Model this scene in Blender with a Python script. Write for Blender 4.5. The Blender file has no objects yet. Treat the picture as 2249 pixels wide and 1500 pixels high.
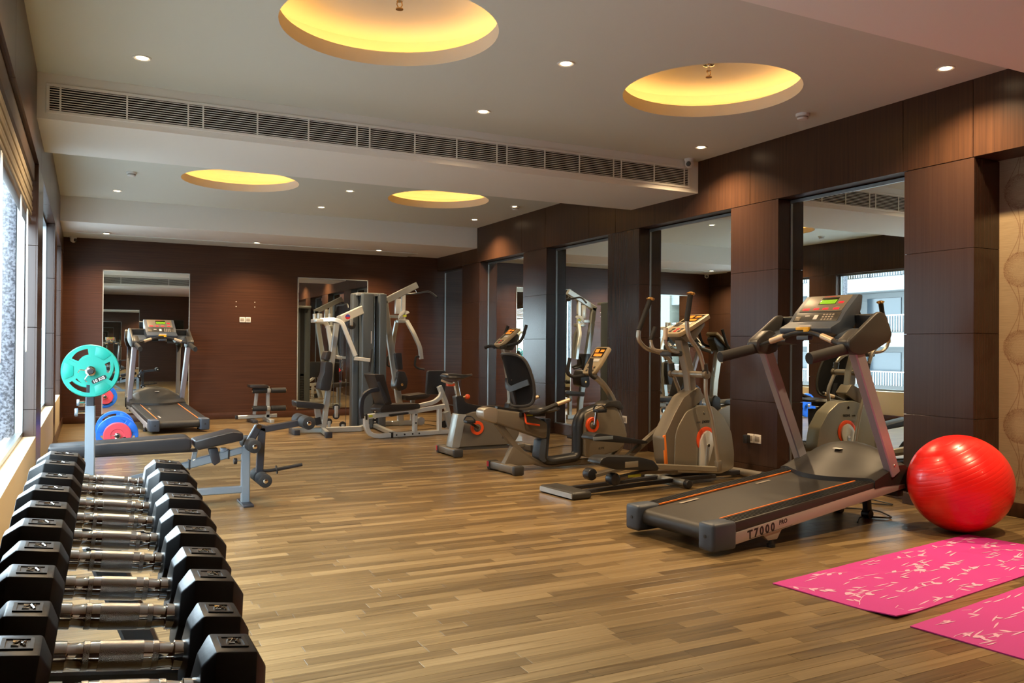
import bpy, bmesh, math, random
from math import sin, cos, pi, radians as R
from mathutils import Vector, Matrix

rnd = random.Random(7)
S = bpy.context.scene
COL = S.collection

# ------------------------------------------------------------------ camera
F_PX, YAW, PIT, ROL, CAM_H = 1828.0, R(26.97), R(.442), R(.41), 1.2
def cam_axis(x, y, z):
    c, s = cos(ROL), sin(ROL); x, y = c*x - s*y, s*x + c*y
    v = (x, z, y)
    c, s = cos(PIT), sin(PIT); v = (v[0], c*v[1] - s*v[2], s*v[1] + c*v[2])
    c, s = cos(YAW), sin(YAW); return Vector((c*v[0] + s*v[1], -s*v[0] + c*v[1], v[2]))
cd = bpy.data.cameras.new('camera'); cam = bpy.data.objects.new('camera', cd); COL.objects.link(cam)
cd.sensor_width = 36; cd.lens = 36*F_PX/2249; cd.clip_start = .05; cd.clip_end = 300
rx, up, fw = cam_axis(1, 0, 0), cam_axis(0, 1, 0), cam_axis(0, 0, 1)
M = Matrix((rx, up, -fw)).transposed().to_4x4(); M.translation = (0, 0, CAM_H)
cam.matrix_world = M
S.camera = cam
S.view_settings.view_transform = 'Standard'; S.view_settings.look = 'None'
S.view_settings.gamma = 1; S.view_settings.use_curve_mapping = False
S.view_settings.exposure = 0.88
S.cycles.max_bounces = 14; S.cycles.glossy_bounces = 10; S.cycles.diffuse_bounces = 5
S.cycles.transparent_max_bounces = 12; S.cycles.sample_clamp_indirect = 6
S.cycles.caustics_reflective = False; S.cycles.caustics_refractive = False

# ------------------------------------------------------------------ sky
W = bpy.data.worlds.new('sky'); S.world = W; W.use_nodes = True
nt = W.node_tree; bg = nt.nodes['Background']
bg.inputs[0].default_value = (.80, .90, 1, 1); bg.inputs[1].default_value = 11.0

DOWN_W, COVE_E, DISC_E = 180.0, 14.0, 12.0

# ------------------------------------------------------------------ room measures
XL, XR, XM, XW = -.35, 5.72, 5.88, 6.02        # left wall, pilaster fronts, mirrors, wallpaper
YF, YB = -1.4, 14.3                            # front and back wall
ZC, ZB, ZF = 3.18, 2.845, 2.613                # ceiling, beam soffits, fascia underside

# ------------------------------------------------------------------ materials
def mat(name, col=(.5, .5, .5), rough=.5, metal=0., emit=None, es=0., coat=0., spec=None, build=None, alpha=None):
    m = bpy.data.materials.new(name); m.use_nodes = True
    b = m.node_tree.nodes['Principled BSDF']
    b.inputs['Base Color'].default_value = (*col, 1); b.inputs['Roughness'].default_value = rough
    b.inputs['Metallic'].default_value = metal; b.inputs['Coat Weight'].default_value = coat
    if spec is not None: b.inputs['Specular IOR Level'].default_value = spec
    if emit: b.inputs['Emission Color'].default_value = (*emit, 1); b.inputs['Emission Strength'].default_value = es
    if build: build(m.node_tree, b)
    return m
def N(t, typ, **kw):
    n = t.nodes.new(typ)
    for k, v in kw.items():
        if k.startswith('i_'): n.inputs[k[2:].replace('_', ' ')].default_value = v
        else: setattr(n, k, v)
    return n
def coords(t, scale=(1, 1, 1), kind='Object', rot=(0, 0, 0)):
    tc = N(t, 'ShaderNodeTexCoord'); mp = N(t, 'ShaderNodeMapping')
    mp.inputs['Scale'].default_value = scale; mp.inputs['Rotation'].default_value = rot
    t.links.new(tc.outputs[kind], mp.inputs[0]); return mp.outputs[0]
def ramp(t, fac, stops):
    r = N(t, 'ShaderNodeValToRGB'); e = r.color_ramp.elements
    while len(e) < len(stops): e.new(.5)
    for el, (p, c) in zip(e, stops): el.position = p; el.color = (*c, 1)
    t.links.new(fac, r.inputs[0]); return r.outputs[0]
def math_n(t, op, a, b=None, c=None):
    n = N(t, 'ShaderNodeMath', operation=op)
    for i, v in enumerate((a, b, c)):
        if v is None: continue
        if isinstance(v, (int, float)): n.inputs[i].default_value = v
        else: t.links.new(v, n.inputs[i])
    return n.outputs[0]
def bump(t, b, h, strength=.2, dist=.002):
    n = N(t, 'ShaderNodeBump'); n.inputs['Strength'].default_value = strength; n.inputs['Distance'].default_value = dist
    t.links.new(h, n.inputs['Height']); t.links.new(n.outputs[0], b.inputs['Normal'])
def grainy(c0, c1, scale, strength=.15, rscale=None):
    def f(t, b):
        n = N(t, 'ShaderNodeTexNoise'); n.inputs['Scale'].default_value = 1; n.inputs['Detail'].default_value = 6
        n.inputs['Roughness'].default_value = .6
        t.links.new(coords(t, scale), n.inputs['Vector'])
        t.links.new(ramp(t, n.outputs[0], [(.32, c0), (.68, c1)]), b.inputs['Base Color'])
        bump(t, b, n.outputs[0], strength, .001)
    return f
def speckle(c0, c1, sc):
    def f(t, b):
        n = N(t, 'ShaderNodeTexNoise'); n.inputs['Scale'].default_value = sc; n.inputs['Detail'].default_value = 3
        t.links.new(coords(t), n.inputs['Vector'])
        t.links.new(ramp(t, n.outputs[0], [(.38, c0), (.62, c1)]), b.inputs['Base Color'])
    return f
def fine_bump(sc, st=.2, d=.001):
    def f(t, b):
        n = N(t, 'ShaderNodeTexNoise'); n.inputs['Scale'].default_value = sc; n.inputs['Detail'].default_value = 2
        t.links.new(coords(t), n.inputs['Vector']); bump(t, b, n.outputs[0], st, d)
    return f
DARK0, DARK1 = (.041, .020, .013), (.053, .026, .017)
wood_v = mat('wenge_upright_grain', rough=.24, build=grainy(DARK0, DARK1, (70, 70, 1.0), .012), spec=.55)
wood_h = mat('wenge_level_grain', rough=.30, build=grainy((.042, .017, .010), (.078, .032, .017), (1.0, 60, 60), .012), spec=.35)
wood_y = mat('wenge_lintel_grain', rough=.30, build=grainy(DARK0, (.074, .034, .018), (50, 50, 1.0), .012), spec=.28)
groove = mat('dark_groove', (.006, .004, .003), .8)
paint = mat('matt_ceiling_paint', (.66, .67, .60), .85, build=fine_bump(220, .04))
paint_w = mat('white_beam_paint', (.84, .82, .77), .8, build=fine_bump(220, .04))
cove_paint = mat('white_cove_paint', (.62, .57, .47), .8, build=fine_bump(220, .03))
cream = mat('cream_sill_paint', (.62, .53, .36), .6, build=fine_bump(90, .05))
mirror_m = mat('mirror_silver', (.83, .88, .85), .0, 1.)
edge_m = mat('mirror_edge', (.75, .80, .78), .15, .6)
alu = mat('brushed_aluminium', (.30, .31, .31), .32, .9, build=fine_bump(300, .05))
def plank_build(src):
    def f(t, b):
        if src == 'obj':
            oi = N(t, 'ShaderNodeObjectInfo'); c = oi.outputs['Color']
        else:
            a = N(t, 'ShaderNodeVertexColor'); a.layer_name = 'tint'; c = a.outputs[0]
        sep = N(t, 'ShaderNodeSeparateColor'); t.links.new(c, sep.inputs[0])
        tc = N(t, 'ShaderNodeTexCoord'); geo = N(t, 'ShaderNodeNewGeometry')
        mp = N(t, 'ShaderNodeMapping'); mp.inputs['Scale'].default_value = (1.8, 60, 1)
        ad = N(t, 'ShaderNodeVectorMath', operation='ADD'); cmb = N(t, 'ShaderNodeCombineXYZ')
        t.links.new(math_n(t, 'MULTIPLY', sep.outputs[1], 37.), cmb.inputs[0]); t.links.new(math_n(t, 'MULTIPLY', sep.outputs[2], 11.), cmb.inputs[1])
        t.links.new(geo.outputs['Position'], ad.inputs[0]); t.links.new(cmb.outputs[0], ad.inputs[1])
        t.links.new(ad.outputs[0], mp.inputs[0])
        n = N(t, 'ShaderNodeTexNoise'); n.inputs['Scale'].default_value = 1; n.inputs['Detail'].default_value = 5; n.inputs['Distortion'].default_value = .6
        t.links.new(mp.outputs[0], n.inputs['Vector'])
        fac = math_n(t, 'ADD', math_n(t, 'ADD', math_n(t, 'MULTIPLY', sep.outputs[0], .34), .03), math_n(t, 'MULTIPLY', n.outputs[0], .70))
        t.links.new(ramp(t, fac, [(.22, (.058, .036, .016)), (.42, (.128, .085, .038)), (.60, (.205, .140, .064)), (.86, (.31, .222, .11))]), b.inputs['Base Color'])
        t.links.new(math_n(t, 'ADD', math_n(t, 'MULTIPLY', n.outputs[0], .12), .24), b.inputs['Roughness'])
        bump(t, b, n.outputs[0], .08, .001)
    return f
plank_m = mat('laminate_plank', rough=.3, build=plank_build('obj'))
plank_s = mat('laminate_plank_far', rough=.3, build=plank_build('vc'))
black_p = mat('black_plastic', (.014, .015, .018), .38, build=fine_bump(400, .08))
navy_p = mat('slate_blue_plastic', (.045, .060, .086), .42, build=fine_bump(400, .08))
charcoal = mat('charcoal_plastic', (.030, .029, .028), .42, build=fine_bump(400, .08))
rubber = mat('black_rubber_coating', (.013, .0132, .014), .42, spec=.42, build=fine_bump(160, .15))
belt_m = mat('running_belt_rubber', (.020, .018, .016), .48, build=fine_bump(500, .25))
foam = mat('black_foam', (.012, .012, .013), .75, build=fine_bump(350, .3))
vinyl = mat('black_vinyl_upholstery', (.018, .018, .021), .38, build=fine_bump(260, .12))
vinyl_br = mat('brown_black_vinyl', (.020, .015, .014), .42, build=fine_bump(260, .12))
mesh_m = mat('black_mesh_fabric', (.010, .010, .012), .75, spec=.15, build=fine_bump(500, .3))
lav = mat('lavender_grey_enamel', (.33, .32, .37), .34, .3, build=fine_bump(300, .04))
rail_grey = mat('pale_grey_enamel', (.42, .38, .37), .4, .35, build=fine_bump(300, .04))
rail_dark = mat('maroon_black_side', (.030, .010, .012), .3, build=fine_bump(300, .04))
steel_b = mat('steel_blue_enamel', (.26, .32, .38), .38, .45, build=fine_bump(300, .04))
silver = mat('silver_enamel', (.46, .48, .47), .34, .6, build=fine_bump(300, .04))
white_m = mat('pearl_white_enamel', (.68, .69, .66), .3, .3, build=fine_bump(300, .04))
slate = mat('slate_shroud', (.095, .112, .125), .36, .3, build=fine_bump(300, .05))
dark_met = mat('dark_grey_enamel', (.045, .046, .055), .38, .4, build=fine_bump(300, .05))
champ = mat('champagne_grey_plastic', (.31, .285, .23), .34, .5, build=fine_bump(260, .05))
bronze = mat('bronze_grey_plastic', (.185, .160, .125), .38, .3, build=fine_bump(260, .05))
champ_l = mat('pale_champagne_enamel', (.44, .40, .34), .3, .7, build=fine_bump(260, .05))
tan_con = mat('tan_console_plastic', (.42, .34, .22), .4, .2, build=fine_bump(260, .05))
grip_tan = mat('worn_grip_pad', (.62, .48, .34), .35, .4, build=fine_bump(260, .05))
chrome = mat('chrome', (.80, .78, .74), .07, 1.)
def knurl(t, b):
    v = coords(t, (900, 900, 900), rot=(0, R(45), R(45)))
    c = N(t, 'ShaderNodeTexVoronoi'); c.inputs['Scale'].default_value = 1; t.links.new(v, c.inputs['Vector']); bump(t, b, c.outputs['Distance'], .25, .001)
knurl_m = mat('knurled_steel', (.58, .56, .53), .26, 1., build=knurl)
orange = mat('orange_plastic', (.80, .085, .018), .38, build=fine_bump(300, .03))
orange_l = mat('orange_trim', (.85, .22, .03), .35, build=fine_bump(300, .03))
yellow = mat('yellow_plastic', (.75, .42, .02), .4, build=fine_bump(300, .03))
yel_lab = mat('yellow_green_label', (.55, .60, .05), .45, build=fine_bump(300, .03))
red_em = mat('red_led', (.3, .0, .01), .3, emit=(1, .01, .02), es=.9)
green_em = mat('green_led', (.1, .2, .0), .3, emit=(.42, .85, .03), es=.7)
amber_em = mat('amber_led', (.4, .1, .0), .3, emit=(1, .20, .02), es=.8)
dark_scr = mat('dark_display', (.012, .012, .006), .2)
white_p = mat('white_plastic', (.72, .70, .66), .45, build=fine_bump(300, .03))
grey_p = mat('grey_plate_insert', (.30, .26, .22), .4, build=fine_bump(300, .03))
ink = mat('black_lettering', (.012, .010, .012), .5)
inkw = mat('white_lettering', (.85, .86, .85), .5)
red_dot = mat('red_sticker', (.55, .02, .03), .4)
blue_dot = mat('blue_sticker', (.05, .07, .35), .4)
def ball_b(t, b):
    tc = coords(t, (1, 1, 1), rot=(R(14), R(22), 0))
    sp = N(t, 'ShaderNodeSeparateXYZ'); t.links.new(tc, sp.inputs[0])
    w = math_n(t, 'POWER', math_n(t, 'ABSOLUTE', math_n(t, 'SINE', math_n(t, 'MULTIPLY', sp.outputs[2], 105.))), .35)
    bump(t, b, w, .35, .003)
ball_m = mat('red_ball_vinyl', (.78, .014, .012), .30, build=ball_b, coat=.2)
pink = mat('pink_mat_foam', (.47, .022, .25), .72, build=fine_bump(350, .25))
pale = mat('pale_leaf_print', (.66, .38, .56), .7, build=fine_bump(350, .2))
teal = mat('teal_rubber', (.008, .33, .265), .42, build=fine_bump(160, .08))
blue = mat('blue_rubber', (.015, .16, .72), .42, build=fine_bump(160, .08))
red_pl = mat('pinkish_red_rubber', (.80, .075, .105), .45, build=fine_bump(160, .08))
granite = mat('speckled_granite', rough=.3, build=speckle((.035, .035, .045), (.20, .20, .23), 60))
tile_m = mat('dark_paving', rough=.35, build=speckle((.20, .21, .22), (.28, .29, .30), 14))
bld = mat('white_render', (.085, .088, .09), .8, build=fine_bump(20, .05))
bld2 = mat('cream_render', (.085, .08, .066), .8, build=fine_bump(20, .05))
bld_gl = mat('blue_window_glass', (.02, .03, .04), .15, .0)
bamboo = mat('dark_bamboo', (.060, .034, .018), .5, build=fine_bump(120, .2))
fabric_b = mat('beige_blind_slat', (.33, .28, .20), .6, build=fine_bump(200, .2))
cord_m = mat('white_cord', (.80, .80, .78), .6, build=fine_bump(400, .2))
brass = mat('brass', (.60, .36, .14), .25, .9, build=fine_bump(300, .03))
down_em = mat('lamp_glass', (.9, .8, .6), .3, emit=(1, .74, .42), es=DISC_E)
cove_em = mat('warm_light_strip', (.9, .7, .3), .3, emit=(1, .56, .17), es=COVE_E)
def glass_b(t, b):
    out = t.nodes['Material Output']; t.nodes.remove(b)
    tr = N(t, 'ShaderNodeBsdfTransparent'); tr.inputs[0].default_value = (.90, .95, .96, 1)
    gl = N(t, 'ShaderNodeBsdfGlossy'); gl.inputs['Roughness'].default_value = 0
    mx = N(t, 'ShaderNodeMixShader')
    mx.inputs[0].default_value = .05; t.links.new(tr.outputs[0], mx.inputs[1]); t.links.new(gl.outputs[0], mx.inputs[2])
    t.links.new(mx.outputs[0], out.inputs[0])
glass = mat('window_glass', build=glass_b)
def wallpaper_b(t, b):
    geo = N(t, 'ShaderNodeNewGeometry'); sp = N(t, 'ShaderNodeSeparateXYZ'); t.links.new(geo.outputs['Position'], sp.inputs[0])
    y, z = sp.outputs[1], sp.outputs[2]
    PY, PZ = .52, .568
    cy = math_n(t, 'SUBTRACT', math_n(t, 'FRACT', math_n(t, 'DIVIDE', math_n(t, 'ADD', y, 10*PY - 3.70 + PY/2), PY)), .5)
    cz = math_n(t, 'SUBTRACT', math_n(t, 'FRACT', math_n(t, 'DIVIDE', math_n(t, 'ADD', z, 10*PZ - .66 + PZ/2), PZ)), .5)
    dy, dz = math_n(t, 'MULTIPLY', cy, PY), math_n(t, 'MULTIPLY', cz, PZ)
    r = math_n(t, 'SQRT', math_n(t, 'ADD', math_n(t, 'MULTIPLY', dy, dy), math_n(t, 'MULTIPLY', dz, dz)))
    n = N(t, 'ShaderNodeTexNoise'); n.inputs['Scale'].default_value = 55; n.inputs['Detail'].default_value = 4; n.inputs['Distortion'].default_value = 2.5
    t.links.new(geo.outputs['Position'], n.inputs['Vector'])
    rr = math_n(t, 'ADD', r, math_n(t, 'MULTIPLY', math_n(t, 'SUBTRACT', n.outputs[0], .5), .05))
    disc = math_n(t, 'LESS_THAN', rr, .128)
    squig = math_n(t, 'LESS_THAN', math_n(t, 'ABSOLUTE', math_n(t, 'SUBTRACT', n.outputs[0], .5)), .035)
    ringf = N(t, 'ShaderNodeMapRange'); ringf.inputs[1].default_value = .05; ringf.inputs[2].default_value = .135; t.links.new(r, ringf.inputs[0])
    ring = math_n(t, 'MULTIPLY', disc, math_n(t, 'ADD', math_n(t, 'MULTIPLY', ringf.outputs[0], .30), math_n(t, 'MULTIPLY', math_n(t, 'MULTIPLY', squig, .7), math_n(t, 'ADD', ringf.outputs[0], .25))))
    bow = math_n(t, 'MULTIPLY', math_n(t, 'COSINE', math_n(t, 'MULTIPLY', math_n(t, 'ADD', cz, .5), 2*pi)), .045)
    st = None
    for k in (-1.0, .35, 1.1):
        l = math_n(t, 'LESS_THAN', math_n(t, 'ABSOLUTE', math_n(t, 'SUBTRACT', dy, math_n(t, 'MULTIPLY', math_n(t, 'SUBTRACT', .055, bow), k))), .0035)
        st = l if st is None else math_n(t, 'MAXIMUM', st, l)
    stem = math_n(t, 'MULTIPLY', math_n(t, 'MULTIPLY', st, math_n(t, 'GREATER_THAN', r, .12)), .5)
    fac = math_n(t, 'MINIMUM', math_n(t, 'ADD', ring, stem), 1.)
    wv = N(t, 'ShaderNodeTexNoise'); wv.inputs['Scale'].default_value = 1; wv.inputs['Detail'].default_value = 3
    mp = N(t, 'ShaderNodeMapping'); mp.inputs['Scale'].default_value = (8, 8, 220); t.links.new(geo.outputs['Position'], mp.inputs[0]); t.links.new(mp.outputs[0], wv.inputs['Vector'])
    base = ramp(t, wv.outputs[0], [(.3, (.27, .20, .115)), (.7, (.34, .26, .155))])
    mx = N(t, 'ShaderNodeMix', data_type='RGBA'); t.links.new(fac, mx.inputs[0]); t.links.new(base, mx.inputs[6]); mx.inputs[7].default_value = (.13, .05, .018, 1)
    t.links.new(mx.outputs[2], b.inputs['Base Color'])
wallpaper = mat('cream_wallpaper_with_flower_balls', rough=.55, build=wallpaper_b)

# ------------------------------------------------------------------ mesh helpers
def V(*a): return Vector(a)
class MB:
    def __init__(s): s.bm = bmesh.new()
    def _bev(s, verts, off, seg=2):
        if off <= 0: return
        es = list({e for v in verts for e in v.link_edges})
        s.bm.normal_update()
        es = [e for e in es if len(e.link_faces) == 2 and e.calc_face_angle(0) > .5]
        bmesh.ops.bevel(s.bm, geom=es, offset=off, segments=seg, profile=.5, affect='EDGES', clamp_overlap=True)
    def box(s, lo, hi, bev=0, m=None, seg=2):
        vs = []
        for z in (lo[2], hi[2]):
            for x, y in ((lo[0], lo[1]), (hi[0], lo[1]), (hi[0], hi[1]), (lo[0], hi[1])):
                p = V(x, y, z); vs.append(s.bm.verts.new(m @ p if m else p))
        for f in ((3, 2, 1, 0), (4, 5, 6, 7), (0, 1, 5, 4), (1, 2, 6, 5), (2, 3, 7, 6), (3, 0, 4, 7)):
            s.bm.faces.new([vs[i] for i in f])
        s._bev(vs, bev, seg); return s
    def loft(s, rings, cap=True, close=True):
        vr = [[s.bm.verts.new(p) for p in r] for r in rings]
        n = len(vr[0])
        for a, b in zip(vr, vr[1:]):
            for i in range(n if close else n-1):
                j = (i+1) % n
                s.bm.faces.new((a[i], a[j], b[j], b[i]))
        if cap:
            s.bm.faces.new(vr[0][::-1]); s.bm.faces.new(vr[-1])
        return vr
    def prism(s, poly, w0, w1, bev=0, ax='y', seg=2):
        # polygon of (L, z) extruded across w; ax = axis the polygon is extruded along
        def P(a, b, w): return V(a, w, b) if ax == 'y' else (V(w, a, b) if ax == 'x' else V(a, b, w))
        vr = s.loft([[P(a, b, w) for a, b in poly] for w in (w0, w1)])
        s._bev([v for r in vr for v in r], bev, seg); return s
    def cyl(s, p0, p1, r, n=16, r1=None, bev=0):
        p0, p1 = V(*p0), V(*p1); d = (p1-p0).normalized(); u = d.orthogonal().normalized(); w = d.cross(u)
        r1 = r if r1 is None else r1
        vr = s.loft([[p + (u*cos(2*pi*i/n) + w*sin(2*pi*i/n))*q for i in range(n)] for p, q in ((p0, r), (p1, r1))])
        s._bev([v for a in vr for v in a], bev); return s
    def lathe(s, p0, axis, prof, n=20):
        p0 = V(*p0); d = V(*axis).normalized(); u = d.orthogonal().normalized(); w = d.cross(u)
        s.loft([[p0 + d*t + (u*cos(2*pi*i/n) + w*sin(2*pi*i/n))*max(q, 1e-4) for i in range(n)] for t, q in prof]); return s
    def sweep(s, pts, prof, side=None, closed=False):
        # prof: list of (a, b) offsets; a along side vector, b along the normal
        pts = [V(*p) for p in pts]; rings = []; u = None
        for i, p in enumerate(pts):
            if closed: d = (pts[(i+1) % len(pts)] - pts[i-1]).normalized()
            else:
                d0 = (pts[i]-pts[i-1]).normalized() if i else None
                d1 = (pts[i+1]-pts[i]).normalized() if i < len(pts)-1 else None
                d = ((d0 or d1) + (d1 or d0)).normalized()
            if side is not None: u = V(*side); u = (u - d*u.dot(d)).normalized()
            elif u is None: u = d.orthogonal().normalized()
            else: u = (u - d*u.dot(d)).normalized()
            w = d.cross(u)
            k = 1.
            if not closed and 0 < i < len(pts)-1: k = 1/max(.5, cos(d0.angle(d1)/2))
            rings.append([p + u*a + w*(b*k if side is not None else b) for a, b in prof])
        if closed: rings.append(rings[0]); 
        s.loft(rings, cap=not closed); return s
    def tube(s, pts, r, n=10): return s.sweep(pts, [(r*cos(2*pi*i/n), r*sin(2*pi*i/n)) for i in range(n)])
    def rtube(s, pts, a, b, side=(0, 1, 0)):
        c = min(a, b)*.12; A, B = a/2, b/2
        return s.sweep(pts, [(-A+c, -B), (A-c, -B), (A, -B+c), (A, B-c), (A-c, B), (-A+c, B), (-A, B-c), (-A, -B+c)], side=side)
    def sph(s, c, r, sc=(1, 1, 1), n=24, m=14):
        mt = Matrix.Translation(V(*c)) @ Matrix.Diagonal((*sc, 1))
        bmesh.ops.create_uvsphere(s.bm, u_segments=n, v_segments=m, radius=r, matrix=mt); return s
    def quad(s, *ps): s.bm.faces.new([s.bm.verts.new(V(*p)) for p in ps]); return s
    def build(s, name, m, parent=None, ang=35, weld=False):
        bm = s.bm
        if weld: bmesh.ops.remove_doubles(bm, verts=bm.verts, dist=1e-5)
        bmesh.ops.recalc_face_normals(bm, faces=bm.faces)
        for f in bm.faces: f.smooth = True
        for e in bm.edges: e.smooth = len(e.link_faces) != 2 or e.calc_face_angle(0) < R(ang)
        me = bpy.data.meshes.new(name); bm.to_mesh(me); bm.free(); me.materials.append(m)
        o = bpy.data.objects.new(name, me); COL.objects.link(o)
        if parent: o.parent = parent
        return o
def fil(pts, r=.05, n=5):
    """round the corners of a polyline"""
    pts = [V(*p) for p in pts]; out = [pts[0]]
    for a, b, c in zip(pts, pts[1:], pts[2:]):
        k = min(r, (a-b).length*.48, (c-b).length*.48); p, q = b+(a-b).normalized()*k, b+(c-b).normalized()*k
        for i in range(n+1):
            t = i/n; out.append(p*(1-t)**2 + b*2*t*(1-t) + q*t*t)
    out.append(pts[-1]); return out
def fil2(poly, r=.02, n=3):
    """round the corners of a closed 2-D polygon"""
    P = [V(a, b, 0) for a, b in poly]; out = []; k = len(P)
    for i in range(k):
        a, b, c = P[i-1], P[i], P[(i+1) % k]; q = min(r, (a-b).length*.45, (c-b).length*.45)
        s, e = b+(a-b).normalized()*q, b+(c-b).normalized()*q
        for j in range(n+1):
            t = j/n; v = s*(1-t)**2 + b*2*t*(1-t) + e*t*t; out.append((v.x, v.y))
    return out
def L3(pts, w): return [(a, w, b) for a, b in pts]
def tag(o, label=None, cat=None, group=None, kind=None):
    if label: o['label'] = label
    if cat: o['category'] = cat
    if group: o['group'] = group
    if kind: o['kind'] = kind
    return o
def thing(name, label, cat, loc=(0, 0, 0), rz=0, group=None):
    o = bpy.data.objects.new(name, None); o.empty_display_size = .1; COL.objects.link(o)
    o.location = loc; o.rotation_euler = (0, 0, rz); return tag(o, label, cat, group)
def struct(o, label=None):
    tag(o, label, kind='structure'); return o
def sempty(name):
    o = bpy.data.objects.new(name, None); COL.objects.link(o); return struct(o)
def dup(o, loc=None, rot=None, label=None, parent=None):
    c = o.copy(); COL.objects.link(c)
    if parent: c.parent = parent
    if loc is not None: c.location = loc
    if rot is not None: c.rotation_euler = rot
    if label: c['label'] = label
    for ch in list(o.children): dup(ch, parent=c)
    return c
def text_mesh(name, txt, size, m, parent, mw, bold=0., shear=0., depth=.0006, space=1.):
    cu = bpy.data.curves.new(name, 'FONT'); cu.body = txt; cu.size = size; cu.extrude = depth; cu.offset = bold; cu.shear = shear
    cu.space_character = space; cu.resolution_u = 3
    t = bpy.data.objects.new(name+'_src', cu); COL.objects.link(t)
    dg = bpy.context.evaluated_depsgraph_get(); me = bpy.data.meshes.new_from_object(t.evaluated_get(dg))
    bpy.data.objects.remove(t); me.materials.clear(); me.materials.append(m)
    o = bpy.data.objects.new(name, me); COL.objects.link(o); o.parent = parent; o.matrix_local = mw; return o
def frame_m(o, x, y):
    """matrix with origin o and text axes x, y"""
    x, y = V(*x).normalized(), V(*y).normalized(); z = x.cross(y)
    m = Matrix((x, y, z)).transposed().to_4x4(); m.translation = V(*o); return m

# ================================================================== the setting
# ---- floor: laminate strips, the nearest ones singly
def build_floor():
    base = struct(MB().box((XL-.2, YF-.1, -.06), (XW+.1, YB+.1, -.007)).build('floor', groove))
    RW = .071; strips = []
    y = YF
    while y < YB - 1e-3:
        x = XL - rnd.uniform(0, .5); y1 = min(y+RW, YB)
        while x < XW:
            l = rnd.choice((.34, .46, .58, .70, .86)); a, b = max(x, XL), min(x+l, XW)
            if b-a > .03: strips.append((a, b, y, y1))
            x += l
        y += RW
    def score(s):
        cx, cy = (s[0]+s[1])/2, (s[2]+s[3])/2
        d = cx*sin(YAW)+cy*cos(YAW); u = cx*cos(YAW)-cy*sin(YAW)
        if d < 2.6 or abs(u/d) > .64 or (cx < .25 and cy < 3.2): return 1e6
        return d
    strips.sort(key=score)
    cache = {}
    for i, (a, b, y0, y1) in enumerate(strips[:298]):
        k = (round(b-a, 3), round(y1-y0, 3))
        if k not in cache:
            o = MB().box((-k[0]/2+.0006, -k[1]/2+.0006, -.007), (k[0]/2-.0006, k[1]/2-.0006, 0), .0006, seg=1).build('plank', plank_m); cache[k] = o.data
        else:
            o = bpy.data.objects.new('plank', cache[k]); COL.objects.link(o)
        o.parent = base; o.location = ((a+b)/2, (y0+y1)/2, 0); o.color = (rnd.random(), rnd.random(), rnd.random(), 1)
    bm = bmesh.new(); lay = bm.loops.layers.color.new('tint')
    for a, b, y0, y1 in strips[298:]:
        c = (rnd.random(), rnd.random(), rnd.random(), 1); e = .0006
        vs = [bm.verts.new((x, y, z)) for z in (-.007, 0) for x, y in ((a+e, y0+e), (b-e, y0+e), (b-e, y1-e), (a+e, y1-e))]
        for f in ((4, 5, 6, 7), (0, 1, 5, 4), (1, 2, 6, 5), (2, 3, 7, 6), (3, 0, 4, 7)):
            fc = bm.faces.new([vs[i] for i in f])
            for lp in fc.loops: lp[lay] = c
    me = bpy.data.meshes.new('far_planks'); bm.to_mesh(me); bm.free(); me.materials.append(plank_s)
    o = bpy.data.objects.new('far_planks', me); COL.objects.link(o); o.parent = base; tag(o, kind='stuff')
build_floor()

# ---- ceiling with round coves
COVES = [(1.66, 4.96), (4.26, 5.02), (1.62, 10.40), (4.17, 10.40)]; CR = .675
ceil = sempty('ceiling')
def ceiling_bay(y0, y1, holes):
    bm = bmesh.new(); edges = []
    def loop(ps):
        vs = [bm.verts.new(p) for p in ps]
        edges.extend(bm.edges.new((vs[i], vs[(i+1) % len(vs)])) for i in range(len(vs)))
    loop([(XL, y0, ZC), (XW, y0, ZC), (XW, y1, ZC), (XL, y1, ZC)])
    for cx, cy in holes: loop([(cx+CR*cos(2*pi*i/64), cy+CR*sin(2*pi*i/64), ZC) for i in range(64)])
    bmesh.ops.triangle_fill(bm, use_beauty=True, use_dissolve=False, edges=edges)
    bad = [f for f in bm.faces if any(math.hypot(f.calc_center_median().x-cx, f.calc_center_median().y-cy) < CR*.9995 for cx, cy in holes)]
    bmesh.ops.delete(bm, geom=bad, context='FACES')
    bm.normal_update()
    for f in bm.faces:
        if f.normal.z > 0: f.normal_flip()
    me = bpy.data.meshes.new('ceiling_panel'); bm.to_mesh(me); bm.free(); me.materials.append(paint)
    o = bpy.data.objects.new('ceiling_panel', me); COL.objects.link(o); o.parent = ceil
ceiling_bay(3.0, 6.935, COVES[:2]); ceiling_bay(8.15, 12.54, COVES[2:])
MB().box((XL-.2, YF-.1, 3.45), (XW+.1, YB+.1, 3.5)).build('roof_slab', paint, ceil)
MB().box((XL, YF, ZB), (XW, 3.0, 3.44)).build('near_beam', paint_w, ceil)
MB().box((XL, 6.935, ZB), (XR, 8.15, 3.44)).build('vent_beam', paint_w, ceil)
MB().box((XL, 12.54, ZB), (XR, YB, 3.44)).build('far_beam', paint_w, ceil)
MB().box((XL, 13.72, ZB-.012), (XR-.6, YB, ZB)).build('pelmet_strip', paint, ceil)
clabels = ['large glowing round ceiling cove nearest the camera', 'glowing round ceiling cove nearest the wallpapered corner',
           'glowing round cove half hidden behind the vent beam, window side', 'glowing round cove half hidden behind the vent beam, mirror side']
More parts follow.
